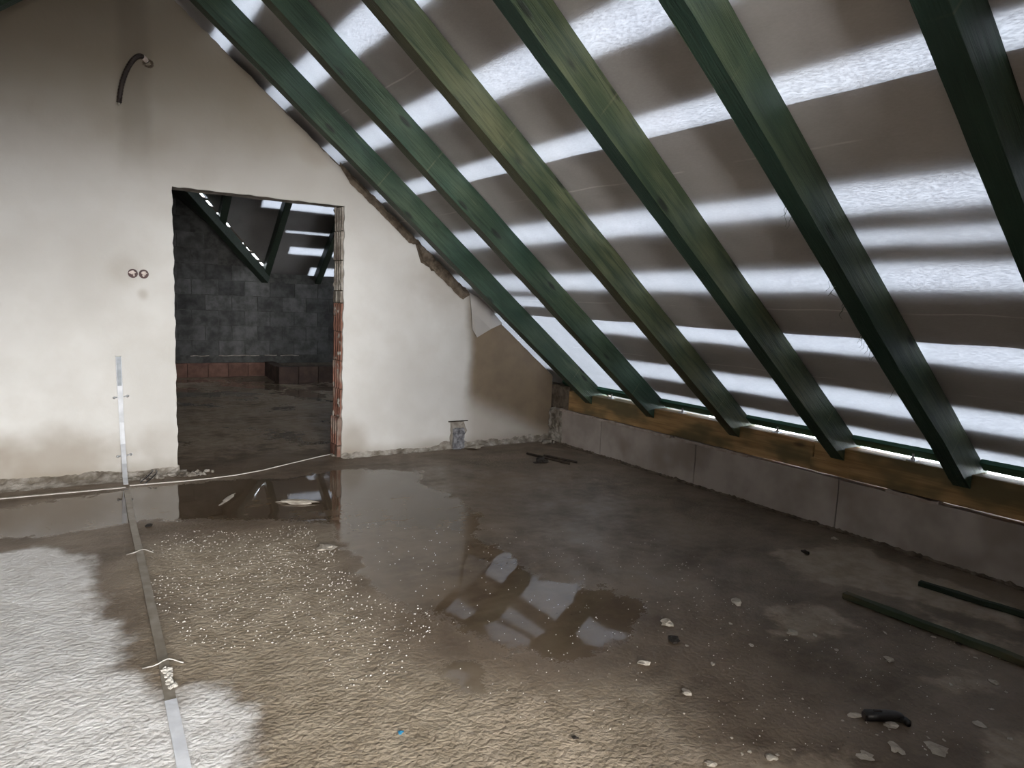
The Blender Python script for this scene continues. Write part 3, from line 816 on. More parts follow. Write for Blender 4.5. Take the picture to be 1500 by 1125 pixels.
# scarf piece at the joint
box('scarf_tongue', -0.003, 0.05, 2.44-(YB+0.22+2.692)/2, 2.71-(YB+0.22+2.692)/2, 0.004, 0.085, M['plate'], p2, (1, 3, 1), 0.003)
def bolt(par, y, cy):
    b_ = tube('anchor_bolt', [(0.06, y-cy, 0.18), (0.06, y-cy, 0.225)], 0.007, M['zincflat'], par, 8)
    tube('nut', [(0.06, y-cy, 0.189), (0.06, y-cy, 0.203)], 0.013, M['zincflat'], b_, 6, False)
    box('washer', 0.035, 0.085, y-cy-0.025, y-cy+0.025, 0.185, 0.189, M['zincflat'], b_)
for y in (3.02, 3.9, 4.75): bolt(p1, y, (2.70+5.30)/2)
for y in (1.50, 2.1, 0.6): bolt(p2, y, (YB+0.22+2.692)/2)
ebs = [YW-0.02]+RY
for i in range(len(RY)):
    y1 = (RY[i-1]-RW-0.006) if i > 0 else YW-0.12
    y0 = RY[i]+0.006
    if i > 6: continue
    names = ['between plastered wall and first rafter', 'between first and second rafter', 'between second and third rafter', 'between third and fourth rafter',
             'between fourth and fifth rafter', 'between fifth and sixth rafter', 'beyond the sixth rafter']
    bm = bmesh.new(); rr_ = []
    for k in range(9):
        y = y0+(y1-y0)*k/8; e_ = 0.006*ns(y, 3, 0, 2.5)
        rr_.append([bm.verts.new(roofpt(S_, y, n_)) for S_, n_ in ((-0.163+e_, -0.030), (-0.085, -0.030), (-0.085, -0.004), (-0.163+e_, -0.004))])
    for p_, q in zip(rr_, rr_[1:]):
        for k in range(4): bm.faces.new((p_[k], p_[(k+1) % 4], q[(k+1) % 4], q[k]))
    bm.faces.new(rr_[0][::-1]); bm.faces.new(rr_[-1])
    o = from_bm('eave_board', bm, M['greenboard'])
    tag(o, 'dark green eave board %s behind the wall plate' % names[i], 'board', 'green eave boards')

# hanging flap of membrane at the broken wall top
fl = []
fpx = [(688, 428), (700, 436), (716, 452), (736, 474), (718, 482), (697, 494), (692, 482), (690, 455)]
bm = bmesh.new()
c3 = [onY(x, y, YW-0.03) for x, y in fpx]
f0 = [bm.verts.new(tuple(v+np.array([0, -0.012*(k % 3), 0]))) for k, v in enumerate(c3)]
f1 = [bm.verts.new(tuple(v+np.array([0, -0.012*(k % 3)+0.004, 0]))) for k, v in enumerate(c3)]
bm.faces.new(f0); bm.faces.new(f1[::-1])
for k in range(len(f0)):
    j = (k+1) % len(f0); bm.faces.new((f0[j], f0[k], f1[k], f1[j]))
flap = from_bm('membrane_flap', bm, M['whitewall'])
tag(flap, 'torn pale membrane flap hanging at wall top beside the first rafter', 'flap')

# ================================================================== FAR ROOM
YF = 11.8; XC = 2.83; ZE = 1.56
bo = [(XL-0.1, 0), (6.6, 0), (6.6, ZE+0.02), (XC+0.02, ZE+0.02), (XC-0.04, ZM+T*(XK-XC+0.04)), (XR, ZM+T*(XK-XR)), (XL-0.1, ZM+0.1)]
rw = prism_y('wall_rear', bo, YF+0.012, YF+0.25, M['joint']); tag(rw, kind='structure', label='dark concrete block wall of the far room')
bw, bh = 0.39, 0.235
bm = bmesh.new(); add_box(bm, -bw/2+0.006, bw/2-0.006, -0.012, 0.03, 0.005, bh-0.005, (4, 1, 3), 0.004, 11)
bproto = from_bm('block', bm, M['block'], rw)
first = True
for r in range(13):
    z0 = 0.33+r*bh
    for c in range(-1, 10):
        x = 0.8+c*bw+(bw/2 if r % 2 else 0)
        zt = ZE if x > XC-0.05 else ZE+0.12+T*(XC-(x+bw*0.5))
        if z0+bh > zt+0.03 or x > 4.6: continue
        o = bproto if first else bproto.copy()
        if not first: C.objects.link(o)
        o.parent = rw; o.location = (x, YF+0.012, z0); first = False
# dark recessed course then red bricks at the foot
bm = bmesh.new(); add_box(bm, -0.145, 0.145, -0.09, 0.0, 0.0, 0.215, (4, 1, 3), 0.004, 9)
rp = from_bm('base_brick', bm, M['redbase'], rw)
for k in range(9):
    x = 0.95+k*0.297
    if x > 2.8: break
    o = rp if k == 0 else rp.copy()
    if k: C.objects.link(o)
    o.parent = rw; o.location = (x, YF, 0.0)
for xa, xb in ((1.75, 2.02), (2.16, 2.78), (2.86, 3.05), (3.12, 3.42)):
    box('mortar_line', xa, xb, YF-0.006, YF+0.012, 0.318, 0.330, M['greybrick'], rw, (12, 1, 1), 0.010, 12)
# low brick ledge turning towards the doorway
lg = empty('brick_ledge', (3.3, 11.2, 0)); tag(lg, 'low dark red brick ledge jutting from the block wall of the far room', 'ledge')
for k in range(4):
    o = box('brick', -0.5+k*0.30, -0.212+k*0.30, -0.52, -0.36, 0, 0.245, M['ledgebrick'], lg, (3, 1, 2), 0.006, 9, seed=k)
for k in range(3):
    y0 = -0.36+k*0.29
    o = box('brick', -0.5+0.02*k-0.12*0, -0.36+0.02*k, y0+0.005, y0+0.285, 0, 0.235, M['ledgebrick'], lg, (1, 3, 2), 0.006, 9, seed=5+k)
box('mortar_top', -0.36, 0.75, -0.37, 0.58, 0, 0.20, M['mortar_dark'], lg, (4, 4, 1), 0.006)
# walls closing the far room
bm = bmesh.new()          # end wall of the wing; unseen opening added to brighten the far floor
for (a, b, c, d) in ((YW+0.25, 8.75, 0, 3.8), (10.1, YF+0.2, 0, 3.8), (8.75, 10.1, 0, 0.9), (8.75, 10.1, 1.95, 3.8)): add_box(bm, 6.5, 6.7, a, b, c, d)
o = from_bm('wall_wing', bm, M['joint']); tag(o, kind='structure', label='end wall of the far wing')
o = prism_y('wall_wing_front', [(2.06, 0), (6.7, 0), (6.7, 2.75), (1.0, 3.25), (1.0, 2.25), (2.06, 2.25)], YW+0.245, YW+0.34, M['joint']); tag(o, kind='structure', label='back face of the partition towards the wing')
o = box('wall_far_left', XL-0.28, XL, YW+0.1, YF+0.2, 0, 0.62, M['joint']); tag(o, kind='structure', label='left knee wall of the far room')
def zmain(x): return ZM+T*(XK-x)
def slab(name, pts, label, th=0.03):
    v = [tuple(p_) for p_ in pts]; n = len(v)
    v2 = [(a, b, c+th) for a, b, c in v]
    f_ = [tuple(range(n)), tuple(range(2*n-1, n-1, -1))]+[(i, n+i, n+(i+1) % n, (i+1) % n) for i in range(n)]
    o = mk(name, v+v2, f_, M['darkboard']); tag(o, kind='structure', label=label); return o
ZW = 1.72
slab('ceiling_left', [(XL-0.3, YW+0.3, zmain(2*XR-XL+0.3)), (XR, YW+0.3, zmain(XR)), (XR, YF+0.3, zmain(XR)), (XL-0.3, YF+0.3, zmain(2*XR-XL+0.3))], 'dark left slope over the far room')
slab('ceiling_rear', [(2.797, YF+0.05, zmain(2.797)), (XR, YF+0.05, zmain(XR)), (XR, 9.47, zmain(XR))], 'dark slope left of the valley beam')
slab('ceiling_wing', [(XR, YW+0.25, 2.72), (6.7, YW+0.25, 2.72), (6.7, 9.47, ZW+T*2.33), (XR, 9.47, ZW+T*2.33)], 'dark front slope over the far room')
def wz(k, o_=0.0): return ZW+T*k+o_
def wpt(x, k, n_=0.0): return (x, YF-k+n_*SN, ZW+T*k+n_*CS)
# wing membrane, held off the valley by a narrow slit
vs, fs = [], []
K = 24
for i in range(K+1):
    k = -0.2+(2.30+0.2)*i/K
    xv = 2.797-k+0.10
    for j in range(25):
        x = xv+(6.5-xv)*j/24
        vs.append(wpt(x, k, 0.004+0.004*ns(x*2, k*3, 0, 2)))
for i in range(K):
    for j in range(24):
        a = i*25+j; fs.append((a, a+1, a+26, a+25))
wm = mk('wing_membrane', vs, fs, M['membrane_shaded'], smooth=True)
tag(wm, 'shade-darkened roof membrane with bright slits seen through the doorway', 'roof membrane', None)
# covering boards of the wing
wr = empty('roof_2', (4, 10, 3)); tag(wr, kind='structure', label='outer boarding over the far wing')
def wboard(k0, k1, x0, x1):
    bm = bmesh.new()
    q = [wpt(x0[0], k0, 0.012), wpt(x1, k0, 0.012), wpt(x1, k1, 0.012), wpt(x0[1], k1, 0.012)]
    q2 = [wpt(x0[0], k0, 0.03), wpt(x1, k0, 0.03), wpt(x1, k1, 0.03), wpt(x0[1], k1, 0.03)]
    a = [bm.verts.new(p_) for p_ in q]; b = [bm.verts.new(p_) for p_ in q2]
    bm.faces.new(a); bm.faces.new(b[::-1])
    for k in range(4): bm.faces.new((a[(k+1) % 4], a[k], b[k], b[(k+1) % 4]))
    o = from_bm('roof_board', bm, M['cover'], wr); o.matrix_parent_inverse = Matrix.Translation((-4, -10, -3))
def xv(k): return 2.797-k
ks = [(-0.5, -0.10, None), (-0.10, 0.07, (3.55, 3.62)), (0.07, 0.30, None), (0.30, 0.43, (3.2, 3.1)), (0.43, 0.67, None), (0.67, 0.71, (3.02, 3.0)), (0.71, 1.045, None), (1.045, 1.18, (2.62, 2.5)), (1.18, 1.5, None), (1.5, 1.95, None), (1.95, 2.4, None)]
for k0, k1, stop in ks:
    st = 0.02 + 0.09*random.random()
    if stop is None:
        wboard(k0, k1, (xv(k0)+st+0.03, xv(k1)+st+0.03), 6.6)
    else:
        wboard(k0, k1, (xv(k0)+st+0.05, xv(k1)+st+0.05), sum(stop)/2)
# pieces of sheathing that close most of the valley slit
for k0, k1 in ((-0.3, 0.03), (0.10, 0.14), (0.25, 0.29), (0.36, 0.40), (0.56, 0.62), (0.74, 0.78), (0.88, 0.97), (1.05, 1.09), (1.16, 1.22), (1.3, 2.4)):
    wboard(k0, k1, (xv(k0)-0.05, xv(k1)-0.05), xv((k0+k1)/2)+0.25)

def timber(name, a, b, width, depth, mat, label, cat='rafter', group=None, olive=0.1, dark=0.4):
    a = Vector(a); b = Vector(b); t = (b-a).normalized(); sd = t.cross(Vector((0, 0, 1))).normalized(); up = sd.cross(t)
    bm = bmesh.new(); rings = []; n = 14
    for i in range(n+1):
        p_ = a+(b-a)*i/n-a; wv = 0.004
        rings.append([bm.verts.new(p_+sd*(s_*width/2)+up*(u_*depth)+Vector((ns(i, s_, u_, 0.7)*wv, ns(i, s_, u_+5, 0.7)*wv, 0))) for s_, u_ in ((-1, -1), (1, -1), (1, 0), (-1, 0))])
    for p_, q in zip(rings, rings[1:]):
        for k in range(4): bm.faces.new((p_[k], p_[(k+1) % 4], q[(k+1) % 4], q[k]))
    bm.faces.new(rings[0][::-1]); bm.faces.new(rings[-1])
    o = from_bm(name, bm, mat, loc=a); o['olive'] = olive; o['dark'] = dark
    bv = o.modifiers.new('bevel', 'BEVEL'); bv.width = 0.008; bv.segments = 2; bv.limit_method = 'ANGLE'
    tag(o, label, cat, group); return o
timber('valley_beam', (2.90, YF-0.02, ZE+0.06), (XR+0.05, 9.40, ZE+0.06+T*2.40), 0.12, 0.15, M['rafter'], 'thick dark diagonal valley beam under the far room roof', 'beam', None, 0.1, 0.9)
for x, k0, l_ in ((2.05, 0.80, 'short dark rafter rising from the middle of the valley beam'), (2.87, -0.02, 'dark rafter rising from the foot of the valley beam'), (3.73, -0.15, 'dark rafter next to the right jamb, seen through the doorway'), (4.59, -0.15, 'far room rafter hidden behind the right jamb')):
    timber('wing_rafter', wpt(x, k0, -0.002), wpt(x, 2.3, -0.002), 0.10, 0.15, M['rafter'], l_, 'rafter', 'dark rafters of the far room', 0.1, 0.9)
o = box('wing_plate', XC+0.04, 6.5, YF-0.02, YF+0.16, ZE+0.022, ZE+0.09, M['joint'], None, (12, 1, 1), 0.006); tag(o, 'dark wall plate on top of the far block wall', 'beam')

# ================================================================== OBJECTS
# ------------------------------------------------------------------ galvanised strip on wall and floor
gs = empty('galvanised_strip', (0.385, YW, 0)); tag(gs, 'pale galvanised steel strip running down the wall and along the floor', 'strip')
G0 = np.array([0.385, YW, 0])
def L3(p_): return tuple(np.array(p_)-G0)
xt, zt_ = onY(173, 522)[0], onY(173, 522)[2]
bm = bmesh.new()
path = [(xt, YW-0.020, zt_), (xt+0.006, YW-0.020, 0.6), (xt+0.010, YW-0.022, 0.4), (xt+0.014, YW-0.04, 0.25), (xt+0.015, YW-0.10, 0.12), (xt+0.012, YW-0.19, 0.04), (xt+0.01, YW-0.27, 0.014)]
path = [L3(p_) for p_ in path]
nrm = [(0, -1, 0)]*3+[(0, -0.95, 0.3), (0, -0.9, 0.42), (0, -0.7, 0.7), (0, -0.2, 0.98)]
ribbon_bm(bm, path, (1, 0, 0), 0.030, nrm, 0.004)
from_bm('upright_strip', bm, M['zincflat'], gs)
# raised lips: the top piece is an open channel
bm = bmesh.new()
for sx in (-1, 1):
    ribbon_bm(bm, [L3((xt+sx*0.016, YW-0.004, zt_+0.004)), L3((xt+0.006+sx*0.016, YW-0.004, 0.60))], (1, 0, 0), 0.003, (0, -1, 0), 0.026)
from_bm('channel_lips', bm, M['zincflat'], gs)
box('channel_bed', xt-0.0135-G0[0], xt+0.0165-G0[0], -0.0262, -0.0245, 0.66, zt_, M['channel'], gs)
fp = [onZ(186, 720), onZ(192, 757), onZ(203, 805)+0, onZ(213, 850), onZ(229, 925), onZ(240, 975), onZ(250, 1030), onZ(268, 1120), onZ(290, 1240)]
def zoff(pts, z): return [(p_[0], p_[1], z) for p_ in pts]
bm = bmesh.new(); ribbon_bm(bm, [L3(p_) for p_ in zoff(fp[:7], 0.008)], (1, 0, 0), 0.034, (0, 0, 1), 0.004); from_bm('muddy_floor_strip', bm, M['muddystrip'], gs)
bm = bmesh.new(); ribbon_bm(bm, [L3(p_) for p_ in zoff(fp[6:], 0.009)], (1, 0, 0), 0.036, (0, 0, 1), 0.004); from_bm('clean_floor_strip', bm, M['whitezinc'], gs)
def floor_tie(px_, py_, span):
    c = onZ(px_, py_)
    pth = []
    for k in range(9):
        t = k/8-0.5
        pth.append(L3((c[0]+t*span, c[1]+0.012*math.sin(t*9), 0.016+0.010*math.cos(t*5))))
    tube('tie_wire', pth, 0.0024, M['wire'], gs, 6)
floor_tie(205, 813, 0.12); floor_tie(239, 978, 0.13)
bm = bmesh.new()
for k in range(26):
    c = onZ(242+k*0.35+random.uniform(-3, 5), 984+k*1.15); rock_bm(bm, L3((c[0], c[1], 0.012)), random.uniform(0.006, 0.013), random.uniform(0.008, 0.015), 0.008, k, 1, 0.6, k)
from_bm('mortar_lump', bm, M['cord'], gs)
# fixings on the wall: dowel strap with two nails each
for (pxx, pyy) in ((176, 582), (181, 668)):
    c = onY(pxx, pyy, YW-0.026)
    bm = bmesh.new()
    ribbon_bm(bm, [L3((c[0]-0.028, YW-0.004, c[2]-0.003)), L3((c[0]-0.019, YW-0.026, c[2]-0.001)), L3((c[0]+0.021, YW-0.026, c[2]+0.002)), L3((c[0]+0.034, YW-0.006, c[2]+0.004)), L3((c[0]+0.06, YW-0.004, c[2]+0.008))], (0, 0, 1), 0.008, (0, -1, 0), 0.003)
    from_bm('fixing_strap', bm, M['zincflat'], gs)
    for dx in (-0.036, 0.046):
        tube('nail_head', [L3((c[0]+dx, YW, c[2]+dx*0.1)), L3((c[0]+dx, YW-0.016, c[2]+dx*0.1))], [0.006, 0.009], M['zinc'], gs, 8)

# flat pale strip running left from the upright's foot
bm = bmesh.new()
pts = [onZ(-260, 757), onZ(-60, 740), onZ(60, 729), onZ(140, 721), onZ(184, 716)]
base = np.array([pts[0][0], pts[0][1], 0.0])
ribbon_bm(bm, [(p_[0]-base[0], p_[1]-base[1], 0.012+0.004*math.sin(k)) for k, p_ in enumerate(pts)], (0, 1, 0), 0.022, (0, 0, 1), 0.004)
o = from_bm('flat_strip', bm, M['wire'], loc=base); tag(o, 'narrow pale flat strip on the floor running left from the galvanised strip', 'strip')
# thin cord over the threshold
cpx = [(190, 713), (230, 710), (270, 706), (310, 702), (345, 698), (385, 690), (430, 679), (470, 670), (494, 665)]
pts = [onZ(*q) for q in cpx]; base = np.array([pts[0][0], pts[0][1], 0])
o = tube('thin_cord', [(p_[0]-base[0], p_[1]-base[1], 0.008+0.002*math.sin(k*2)) for k, p_ in enumerate(pts)], 0.0045, M['cord'], None, 6)
o.location = base; tag(o, 'thin pale cord lying across the doorway threshold', 'cord')
# rubble of mortar and wires beside doorway foot
def rubble(name, cx_, cy_, n, spread, label, mat, size=0.02):
    c = onZ(cx_, cy_); bm = bmesh.new()
    for k in range(n):
        rock_bm(bm, (random.gauss(0, spread[0]), random.gauss(0, spread[1]), 0.008), size*random.uniform(0.5, 1.3), size*random.uniform(0.5, 1.3), size*random.uniform(0.3, 0.8), k+cx_, 1, 0.6, random.random()*6)
    o = from_bm(name, bm, mat, loc=(c[0], c[1], 0)); tag(o, label, 'rubble', None, 'stuff'); return o
rubble('mortar_rubble', 240, 698, 70, (0.14, 0.035), 'crumbled mortar rubble at the foot of the wall left of the doorway', M['mortar'])
rubble('mortar_rubble', 275, 697, 30, (0.05, 0.02), 'small pile of crumbs on the threshold at the left jamb', M['mortar'])
rubble('mortar_rubble', 497, 668, 24, (0.03, 0.03), 'crumbs at the foot of the right door jamb', M['mortar'], 0.016)
rubble('mortar_rubble', 800, 648, 26, (0.05, 0.03), 'pale crumbs in the corner below the first rafter', M['mortar'], 0.015)
for k, (a, b) in enumerate((((205, 708), (222, 688)), ((212, 710), (228, 689)))):
    pa, pb = onZ(*a), onY(b[0], b[1], YW-0.05)
    mid = (pa+pb)/2+np.array([0.03, -0.04, 0.03])
    o = tube('loose_cable', [tuple(np.array(q)-pa) for q in (pa+[0, 0, 0.006], (pa+mid)/2, mid, (mid+pb)/2+np.array([0.01, 0, 0.005]), pb)], 0.004, M['blackplastic'], None, 6)
    o.location = pa; tag(o, ['thin dark cable curling from rubble, nearer the galvanised strip', 'thin dark cable curling from rubble, nearer the doorway'][k], 'cable', 'dark cables by the doorway')

# ------------------------------------------------------------------ conduit out of the wall
ct = empty('conduit', (0.531, YW, 2.85)); tag(ct, 'black corrugated conduit stub curving out of the plastered wall', 'conduit')
cb = np.array([0.531, YW, 2.85])
cpx = [(216, 92, -0.02), (211, 84, 0.03), (203, 81, 0.055), (194, 88, 0.075), (186, 101, 0.09), (180, 117, 0.095), (176, 134, 0.09), (174, 156, 0.08)]
cp = [onY(x, y, YW-d)-cb for x, y, d in cpx]
# smooth + corrugate
dense = []
for i in range(len(cp)-1):
    for k in range(12): dense.append(cp[i]+(cp[i+1]-cp[i])*k/12)
dense.append(cp[-1])
sm = []
for i in range(len(dense)):
    lo, hi = max(0, i-6), min(len(dense), i+7); sm.append(np.mean(dense[lo:hi], axis=0))
rad = [0.0145+(0.0022 if i % 3 else -0.001) for i in range(len(sm))]
tube('corrugated_tube', [tuple(p_) for p_ in sm], rad, M['conduit'], ct, 10)
e = sm[-1]; d_ = (sm[-1]-sm[-4]); d_ = d_/np.linalg.norm(d_)
tube('wire_end', [tuple(e-d_*0.01), tuple(e+d_*0.012)], 0.006, M['wire'], ct, 6)
bm = bmesh.new()
for k in range(16):
    a = k/16*6.28; rock_bm(bm, (onY(217, 93)[0]-cb[0]+0.026*math.cos(a), -0.001, onY(217, 93)[2]-cb[2]+0.022*math.sin(a)), 0.010, 0.006, 0.008, k, 1, 0.6)
from_bm('broken_plaster_rim', bm, M['mortar_dark'], ct)
tube('plaster_sleeve', [tuple(p_) for p_ in sm[4:16]], [0.0168]*12, M['socketpale'], ct, 10)

# ------------------------------------------------------------------ socket boxes
for k, (sx, sy) in enumerate(((194.5, 400.5), (210.5, 401.5))):
    c = onY(sx, sy); t = empty('socket_box', (c[0], YW, c[2]))
    tag(t, ['left one of the two round maroon socket boxes in the wall', 'right one of the two round maroon socket boxes in the wall'][k], 'socket box', 'round socket boxes')
    bm = bmesh.new(); N = 28; r0, r1 = 0.026, 0.031
    def ring(r, y): return [bm.verts.new((r*math.cos(2*math.pi*i/N), y, r*math.sin(2*math.pi*i/N))) for i in range(N)]
    R_ = [ring(0.001, 0.0), ring(r0, -0.001), ring(r0, -0.007), ring(r1, -0.007), ring(r1, 0.004)]
    for a, b in zip(R_, R_[1:]):
        for i in range(N): bm.faces.new((a[i], a[(i+1) % N], b[(i+1) % N], b[i]))
    from_bm('box_rim', bm, M['socketred'], t)
    bm = bmesh.new()
    rock_bm(bm, (-0.003+0.004*k, -0.004, 0.006), 0.017, 0.004, 0.011, 3+k, 2, 0.5)
    rock_bm(bm, (0.006-0.008*k, -0.004, -0.010), 0.006, 0.004, 0.010, 5+k, 2, 0.4)
    from_bm('plaster_fill', bm, M['socketpale'], t)
    tube('lug', [(0.03*(1-2*k), -0.003, 0), (0.038*(1-2*k), -0.003, 0)], 0.004, M['socketpale'], t, 6)

# ------------------------------------------------------------------ grey stub at the foot of the wall with a cross bar
c = onY(668, 657); st = empty('pipe_stub', (c[0], YW, 0)); tag(st, 'grey mortar-smeared pipe stub at wall foot with a thin bar across', 'pipe stub')
x0 = onY(661, 640)[0]-c[0]; x1 = onY(676, 640)[0]-c[0]; zt2 = onY(668, 617)[2]
bm = bmesh.new(); add_box(bm, x0, x1, -0.055, 0.005, 0.0, zt2-0.06, (6, 4, 14), 0.012, 34); from_bm('stub_body', bm, M['stub'], st)
bm = bmesh.new(); add_box(bm, x0-0.012, x1+0.012, -0.022, 0.004, 0.0, zt2, (8, 2, 16), 0.010, 26); from_bm('mortar_backing', bm, M['greybrick'], st)
xa = onY(655, 614)[0]-c[0]; xb = onY(683, 613)[0]-c[0]
tube('cross_bar', [(xa, -0.03, zt2+0.004), (xb, -0.03, zt2+0.006)], 0.0045, M['rust'], st, 8)
rock = bmesh.new(); rock_bm(rock, (x1+0.01, -0.006, 0.16), 0.03, 0.012, 0.05, 3, 2, 0.5); from_bm('mortar_smear', rock, M['greybrick'], st)

# ------------------------------------------------------------------ rods and clump in the back
for k, (a, b) in enumerate((((772, 664), (834, 679)), ((797, 667), (845, 677)))):
    pa, pb = onZ(*a, 0.01), onZ(*b, 0.01)
    o = tube('rusty_rod', [(0, 0, 0.010), tuple((pb-pa)*0.5+np.array([0, 0, 0.010])), tuple(pb-pa+np.array([0, 0, 0.010]))], 0.010, M['rust'], None, 8)
    o.location = (pa[0], pa[1], 0); tag(o, ['longer dark rusty rod lying on the floor near the corner', 'shorter dark rusty rod lying beside the longer one near the corner'][k], 'rod', 'rusty rods near the corner')
c = onZ(792, 678); bm = bmesh.new()
rock_bm(bm, (0, 0, 0.028), 0.04, 0.03, 0.028, 2, 2, 0.5); rock_bm(bm, (0.03, -0.02, 0.015), 0.03, 0.02, 0.014, 4, 2, 0.5); rock_bm(bm, (-0.05, 0.0, 0.008), 0.03, 0.01, 0.008, 6, 1, 0.5)
o = from_bm('dark_clump', bm, M['darkbit'], loc=(c[0], c[1], 0)); tag(o, 'small dark clump of waste beside the two rusty rods', 'debris')

# ------------------------------------------------------------------ timber battens on the right
def batten(a, b, ext, wd, ht, mat, label):
    pa, pb = onZ(*a), onZ(*b); d = (pb-pa); d /= np.linalg.norm(d); L = np.linalg.norm(pb-pa)+ext
    sdv = np.array([-d[1], d[0], 0])
    bm = bmesh.new(); rings = []; n = 22
    for i in range(n+1):
        p_ = d*L*i/n; wv = [0.004*ns(i*0.4, q, 0, 1) for q in range(4)]
        rings.append([bm.verts.new(tuple(p_+sdv*(s_*wd/2+wv[k])+np.array([0, 0, z_+(wv[k] if z_ > 0.01 else 0)]))) for k, (s_, z_) in enumerate(((-1, 0.002), (1, 0.002), (1, ht), (-1, ht)))])
    for p_, q in zip(rings, rings[1:]):
        for k in range(4): bm.faces.new((p_[k], p_[(k+1) % 4], q[(k+1) % 4], q[k]))
    bm.faces.new(rings[0][::-1]); bm.faces.new(rings[-1])
    o = from_bm('timber_batten', bm, mat, loc=(pa[0], pa[1], 0))
    bv = o.modifiers.new('bevel', 'BEVEL'); bv.width = 0.003; bv.segments = 1; bv.limit_method = 'ANGLE'
    tag(o, label, 'batten', 'battens on the floor by the knee wall'); return o
batten((1236, 876), (1500, 976), 0.5, 0.040, 0.032, M['batten'], 'longer brown-green timber batten lying farther from the knee wall')
batten((1346, 858), (1500, 905), 0.5, 0.034, 0.028, M['batten2'], 'dark green timber batten lying close along the knee wall')

# ------------------------------------------------------------------ black tool
pa, pb = onZ(1266, 1054), onZ(1323, 1056)
t = empty('hand_tool', tuple(pa)); tag(t, 'small black plastic hand tool lying at lower right of the floor', 'tool')
d = pb-pa; L = np.linalg.norm(d); d /= L; t.rotation_euler = (0, 0, math.atan2(d[1], d[0]))
bm = bmesh.new(); rings = []
prof = [(0.0, 0.017, 0.024), (0.004, 0.021, 0.030), (0.05*L/0.145, 0.0205, 0.031), (L*0.55, 0.019, 0.032), (L*0.8, 0.018, 0.031), (L*0.93, 0.016, 0.028), (L*0.985, 0.011, 0.020), (L, 0.004, 0.012)]
for (x, hw, hh) in prof:
    cy = -0.010*(max(0, x/L-0.75)*4)**2
    rr = []
    for k in range(12):
        a = 2*math.pi*k/12
        cx_, cz_ = math.cos(a), math.sin(a)
        rr.append(bm.verts.new((x, cy+hw*math.copysign(abs(cx_)**0.6, cx_), hh/2+0.001+hh/2*math.copysign(abs(cz_)**0.6, cz_))))
    rings.append(rr)
for p_, q in zip(rings, rings[1:]):
    for k in range(12): bm.faces.new((p_[k], p_[(k+1) % 12], q[(k+1) % 12], q[k]))
bm.faces.new(rings[0][::-1]); bm.faces.new(rings[-1])
from_bm('handle', bm, M['blackplastic'], t, True)
bm = bmesh.new()
tube_bm(bm, [(L*0.86, -0.010, 0.014), (L*0.955, -0.017, 0.014), (L*0.985, -0.030, 0.013), (L*0.95, -0.040, 0.011)], [0.013, 0.012, 0.011, 0.009], 8)
from_bm('hook', bm, M['blackplastic'], t, True)
box('slider', L*0.22, L*0.42, -0.004, 0.004, 0.030, 0.035, M['conduit'], t)
box('end_cap', -0.004, 0.010, -0.013, 0.013, 0.002, 0.022, M['conduit'], t, (1, 2, 2), 0.001)

# ------------------------------------------------------------------ chips and bits on the floor
def chip(px_, py_, wpx, hpx, label, mat='chip', cat='chip', group=None, z=0.35, seed=None):
    c = onZ(px_, py_); e = onZ(px_+wpx/2, py_); sx = np.linalg.norm(e-c)
    e2 = onZ(px_, py_+hpx/2); sy = np.linalg.norm(e2-c)
    ang = math.atan2(RR[1], RR[0])
    bm = bmesh.new(); h_ = min(sx, sy)*z
    rock_bm(bm, (0, 0, h_*0.8), sx, sy, h_, seed if seed else px_*0.37+py_, 2, 0.55, ang)
    o = from_bm('plaster_chip' if mat == 'chip' else 'debris_piece', bm, M[mat], loc=(c[0], c[1], 0.001))
    tag(o, label, cat, group)
chip(1253, 1050, 19, 6, 'long pale shard lying at the left end of the black hand tool')
chip(1305, 1064, 18, 8, 'flat pale plaster chip just below the black hand tool')
chip(1079, 884, 14, 8, 'single pale plaster chip on the floor left of the longer batten')
chip(975, 914, 18, 9, 'large pale plaster chip at the right edge of the puddle')
chip(943, 973, 18, 7, 'pale plaster chip below the bright puddle reflections')
chip(1313, 1099, 16, 15, 'round pale plaster blob near the bottom edge below the black tool')
chip(1268, 1108, 22, 13, 'broad pale plaster smear near the bottom edge left of the round blob', z=0.12)
chip(1303, 968, 11, 7, 'pale plaster chip between the longer batten and the black tool')
chip(1160, 929, 14, 6, 'small flat pale chip left of the middle of the longer batten')
chip(1005, 1016, 13, 9, 'yellowish crumb at the lower middle right of the floor')
chip(1130, 1112, 16, 9, 'pale chip at the bottom edge of the floor, right of centre')
chip(1040, 1120, 16, 8, 'pale chip cut by the bottom edge near the centre right')
chip(1372, 1098, 26, 16, 'wide pale plaster patch right of the round blob at the bottom edge', z=0.10)
chip(1435, 1062, 16, 8, 'pale plaster smear right of the black tool', z=0.12)
chip(1456, 1000, 10, 6, 'small pale chip at the right edge above the black tool')
chip(988, 939, 13, 9, 'dark crumb beside the pale chips at the puddle edge', 'darkbit', 'debris')
chip(1180, 810, 10, 4, 'dark flake on the floor near the knee wall', 'darkbit', 'debris')
chip(1404, 944, 7, 4, 'tiny dark bit just below the longer batten', 'darkbit', 'debris')
chip(218, 771, 9, 4, 'dark crumb right of the galvanised strip on the floor', 'darkbit', 'debris')
chip(842, 1082, 8, 6, 'dark crumb at the bottom centre of the floor', 'darkbit', 'debris')
chip(587, 1074, 8, 5, 'tiny blue plastic bit on the rough concrete', 'blue', 'debris')
chip(440, 737, 58, 5, 'long thin pale scrap on the wet floor in front of the doorway', z=0.25)
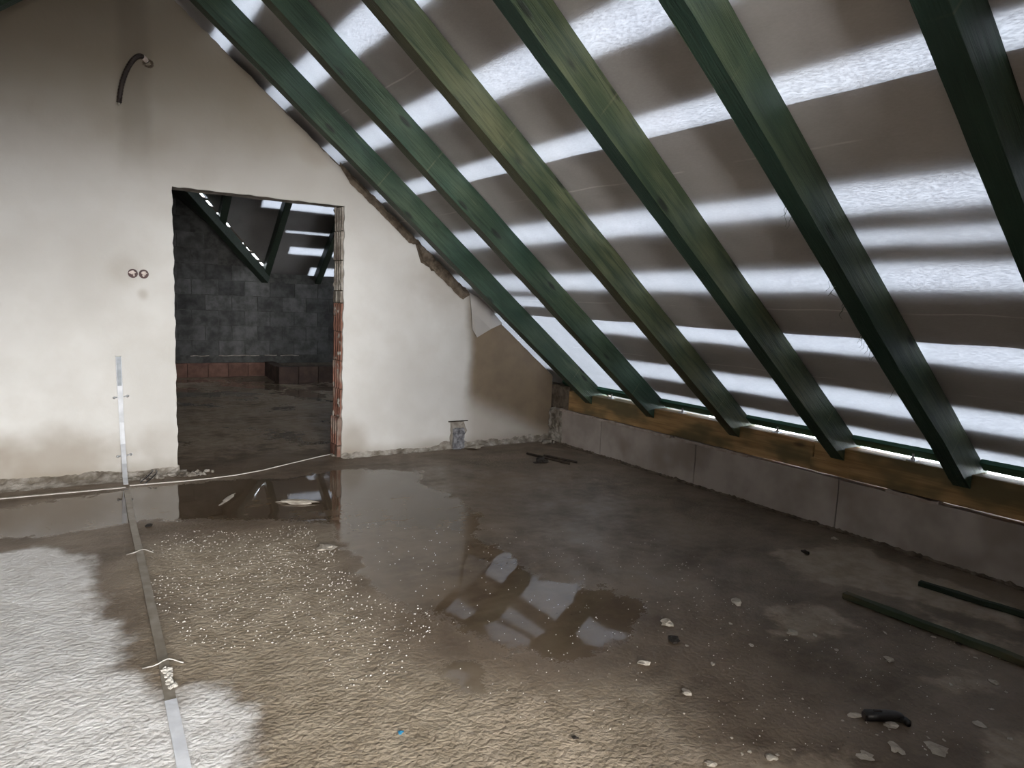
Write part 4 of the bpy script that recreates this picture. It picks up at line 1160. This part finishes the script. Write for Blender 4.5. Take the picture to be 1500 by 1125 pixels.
chip(336, 730, 7, 16, 'thin pale splinter standing out on the puddle before the doorway', z=0.25)
chip(478, 804, 26, 9, 'pale plaster scrap at the left edge of the large puddle', z=0.2)
chip(1222, 790, 8, 4, 'white crumb at the foot of the knee wall')
chip(693, 655, 24, 6, 'pale smear of plaster on the floor right of the pipe stub', z=0.15)
rng = random.Random(5)
def shared_chips(n, region, szr, label, group):
    for k in range(n):
        x = rng.uniform(region[0], region[2]); y = rng.uniform(region[1], region[3])
        chip(x, y, rng.uniform(*szr), rng.uniform(szr[0], szr[1])*0.6, label, group=group)
shared_chips(34, (1000, 900, 1480, 1115), (3, 7), 'tiny pale plaster crumb scattered on the dark floor at lower right', 'tiny crumbs lower right')
# fine grit and glint flecks: uncountable
def grit(name, n, poly, smin, smax, label, mat):
    P = px(poly); A = np.array(P); lo, hi = A.min(0), A.max(0); vs, fs = [], []
    c = 0
    while c < n:
        x, y = rng.uniform(lo[0], hi[0]), rng.uniform(lo[1], hi[1])
        if sdf(P, np.array([x]), np.array([y]))[0] + 0.25*ns(x, y, 2, 2.5) < 0.05: c += 0.2; continue
        s_ = rng.uniform(smin, smax)**1.0; b = len(vs)
        vs += [(x-s_, y, 0.002), (x, y-s_, 0.002), (x+s_, y, 0.002), (x, y+s_, 0.002), (x, y, 0.002+s_*0.9)]
        fs += [(b, b+1, b+4), (b+1, b+2, b+4), (b+2, b+3, b+4), (b+3, b, b+4)]
        c += 1
    o = mk(name, vs, fs, mat); tag(o, label, 'grit', None, 'stuff')
grit('grit', 1700, [(200, 780), (480, 765), (520, 830), (640, 930), (600, 1000), (250, 960)], 0.0012, 0.0042, 'pale flecks standing in for glints on the rough wet concrete at the left', M['grain'])  # solid pale flecks imitate the glints of the wet bumps
grit('grit', 420, [(500, 760), (980, 780), (1100, 900), (900, 1125), (600, 1000)], 0.0012, 0.0032, 'fine pale grit around the large puddle', M['grain'])
grit('grit', 420, [(1000, 820), (1480, 960), (1500, 1125), (950, 1125)], 0.001, 0.003, 'fine pale grit on the dark floor at the right', M['grain'])
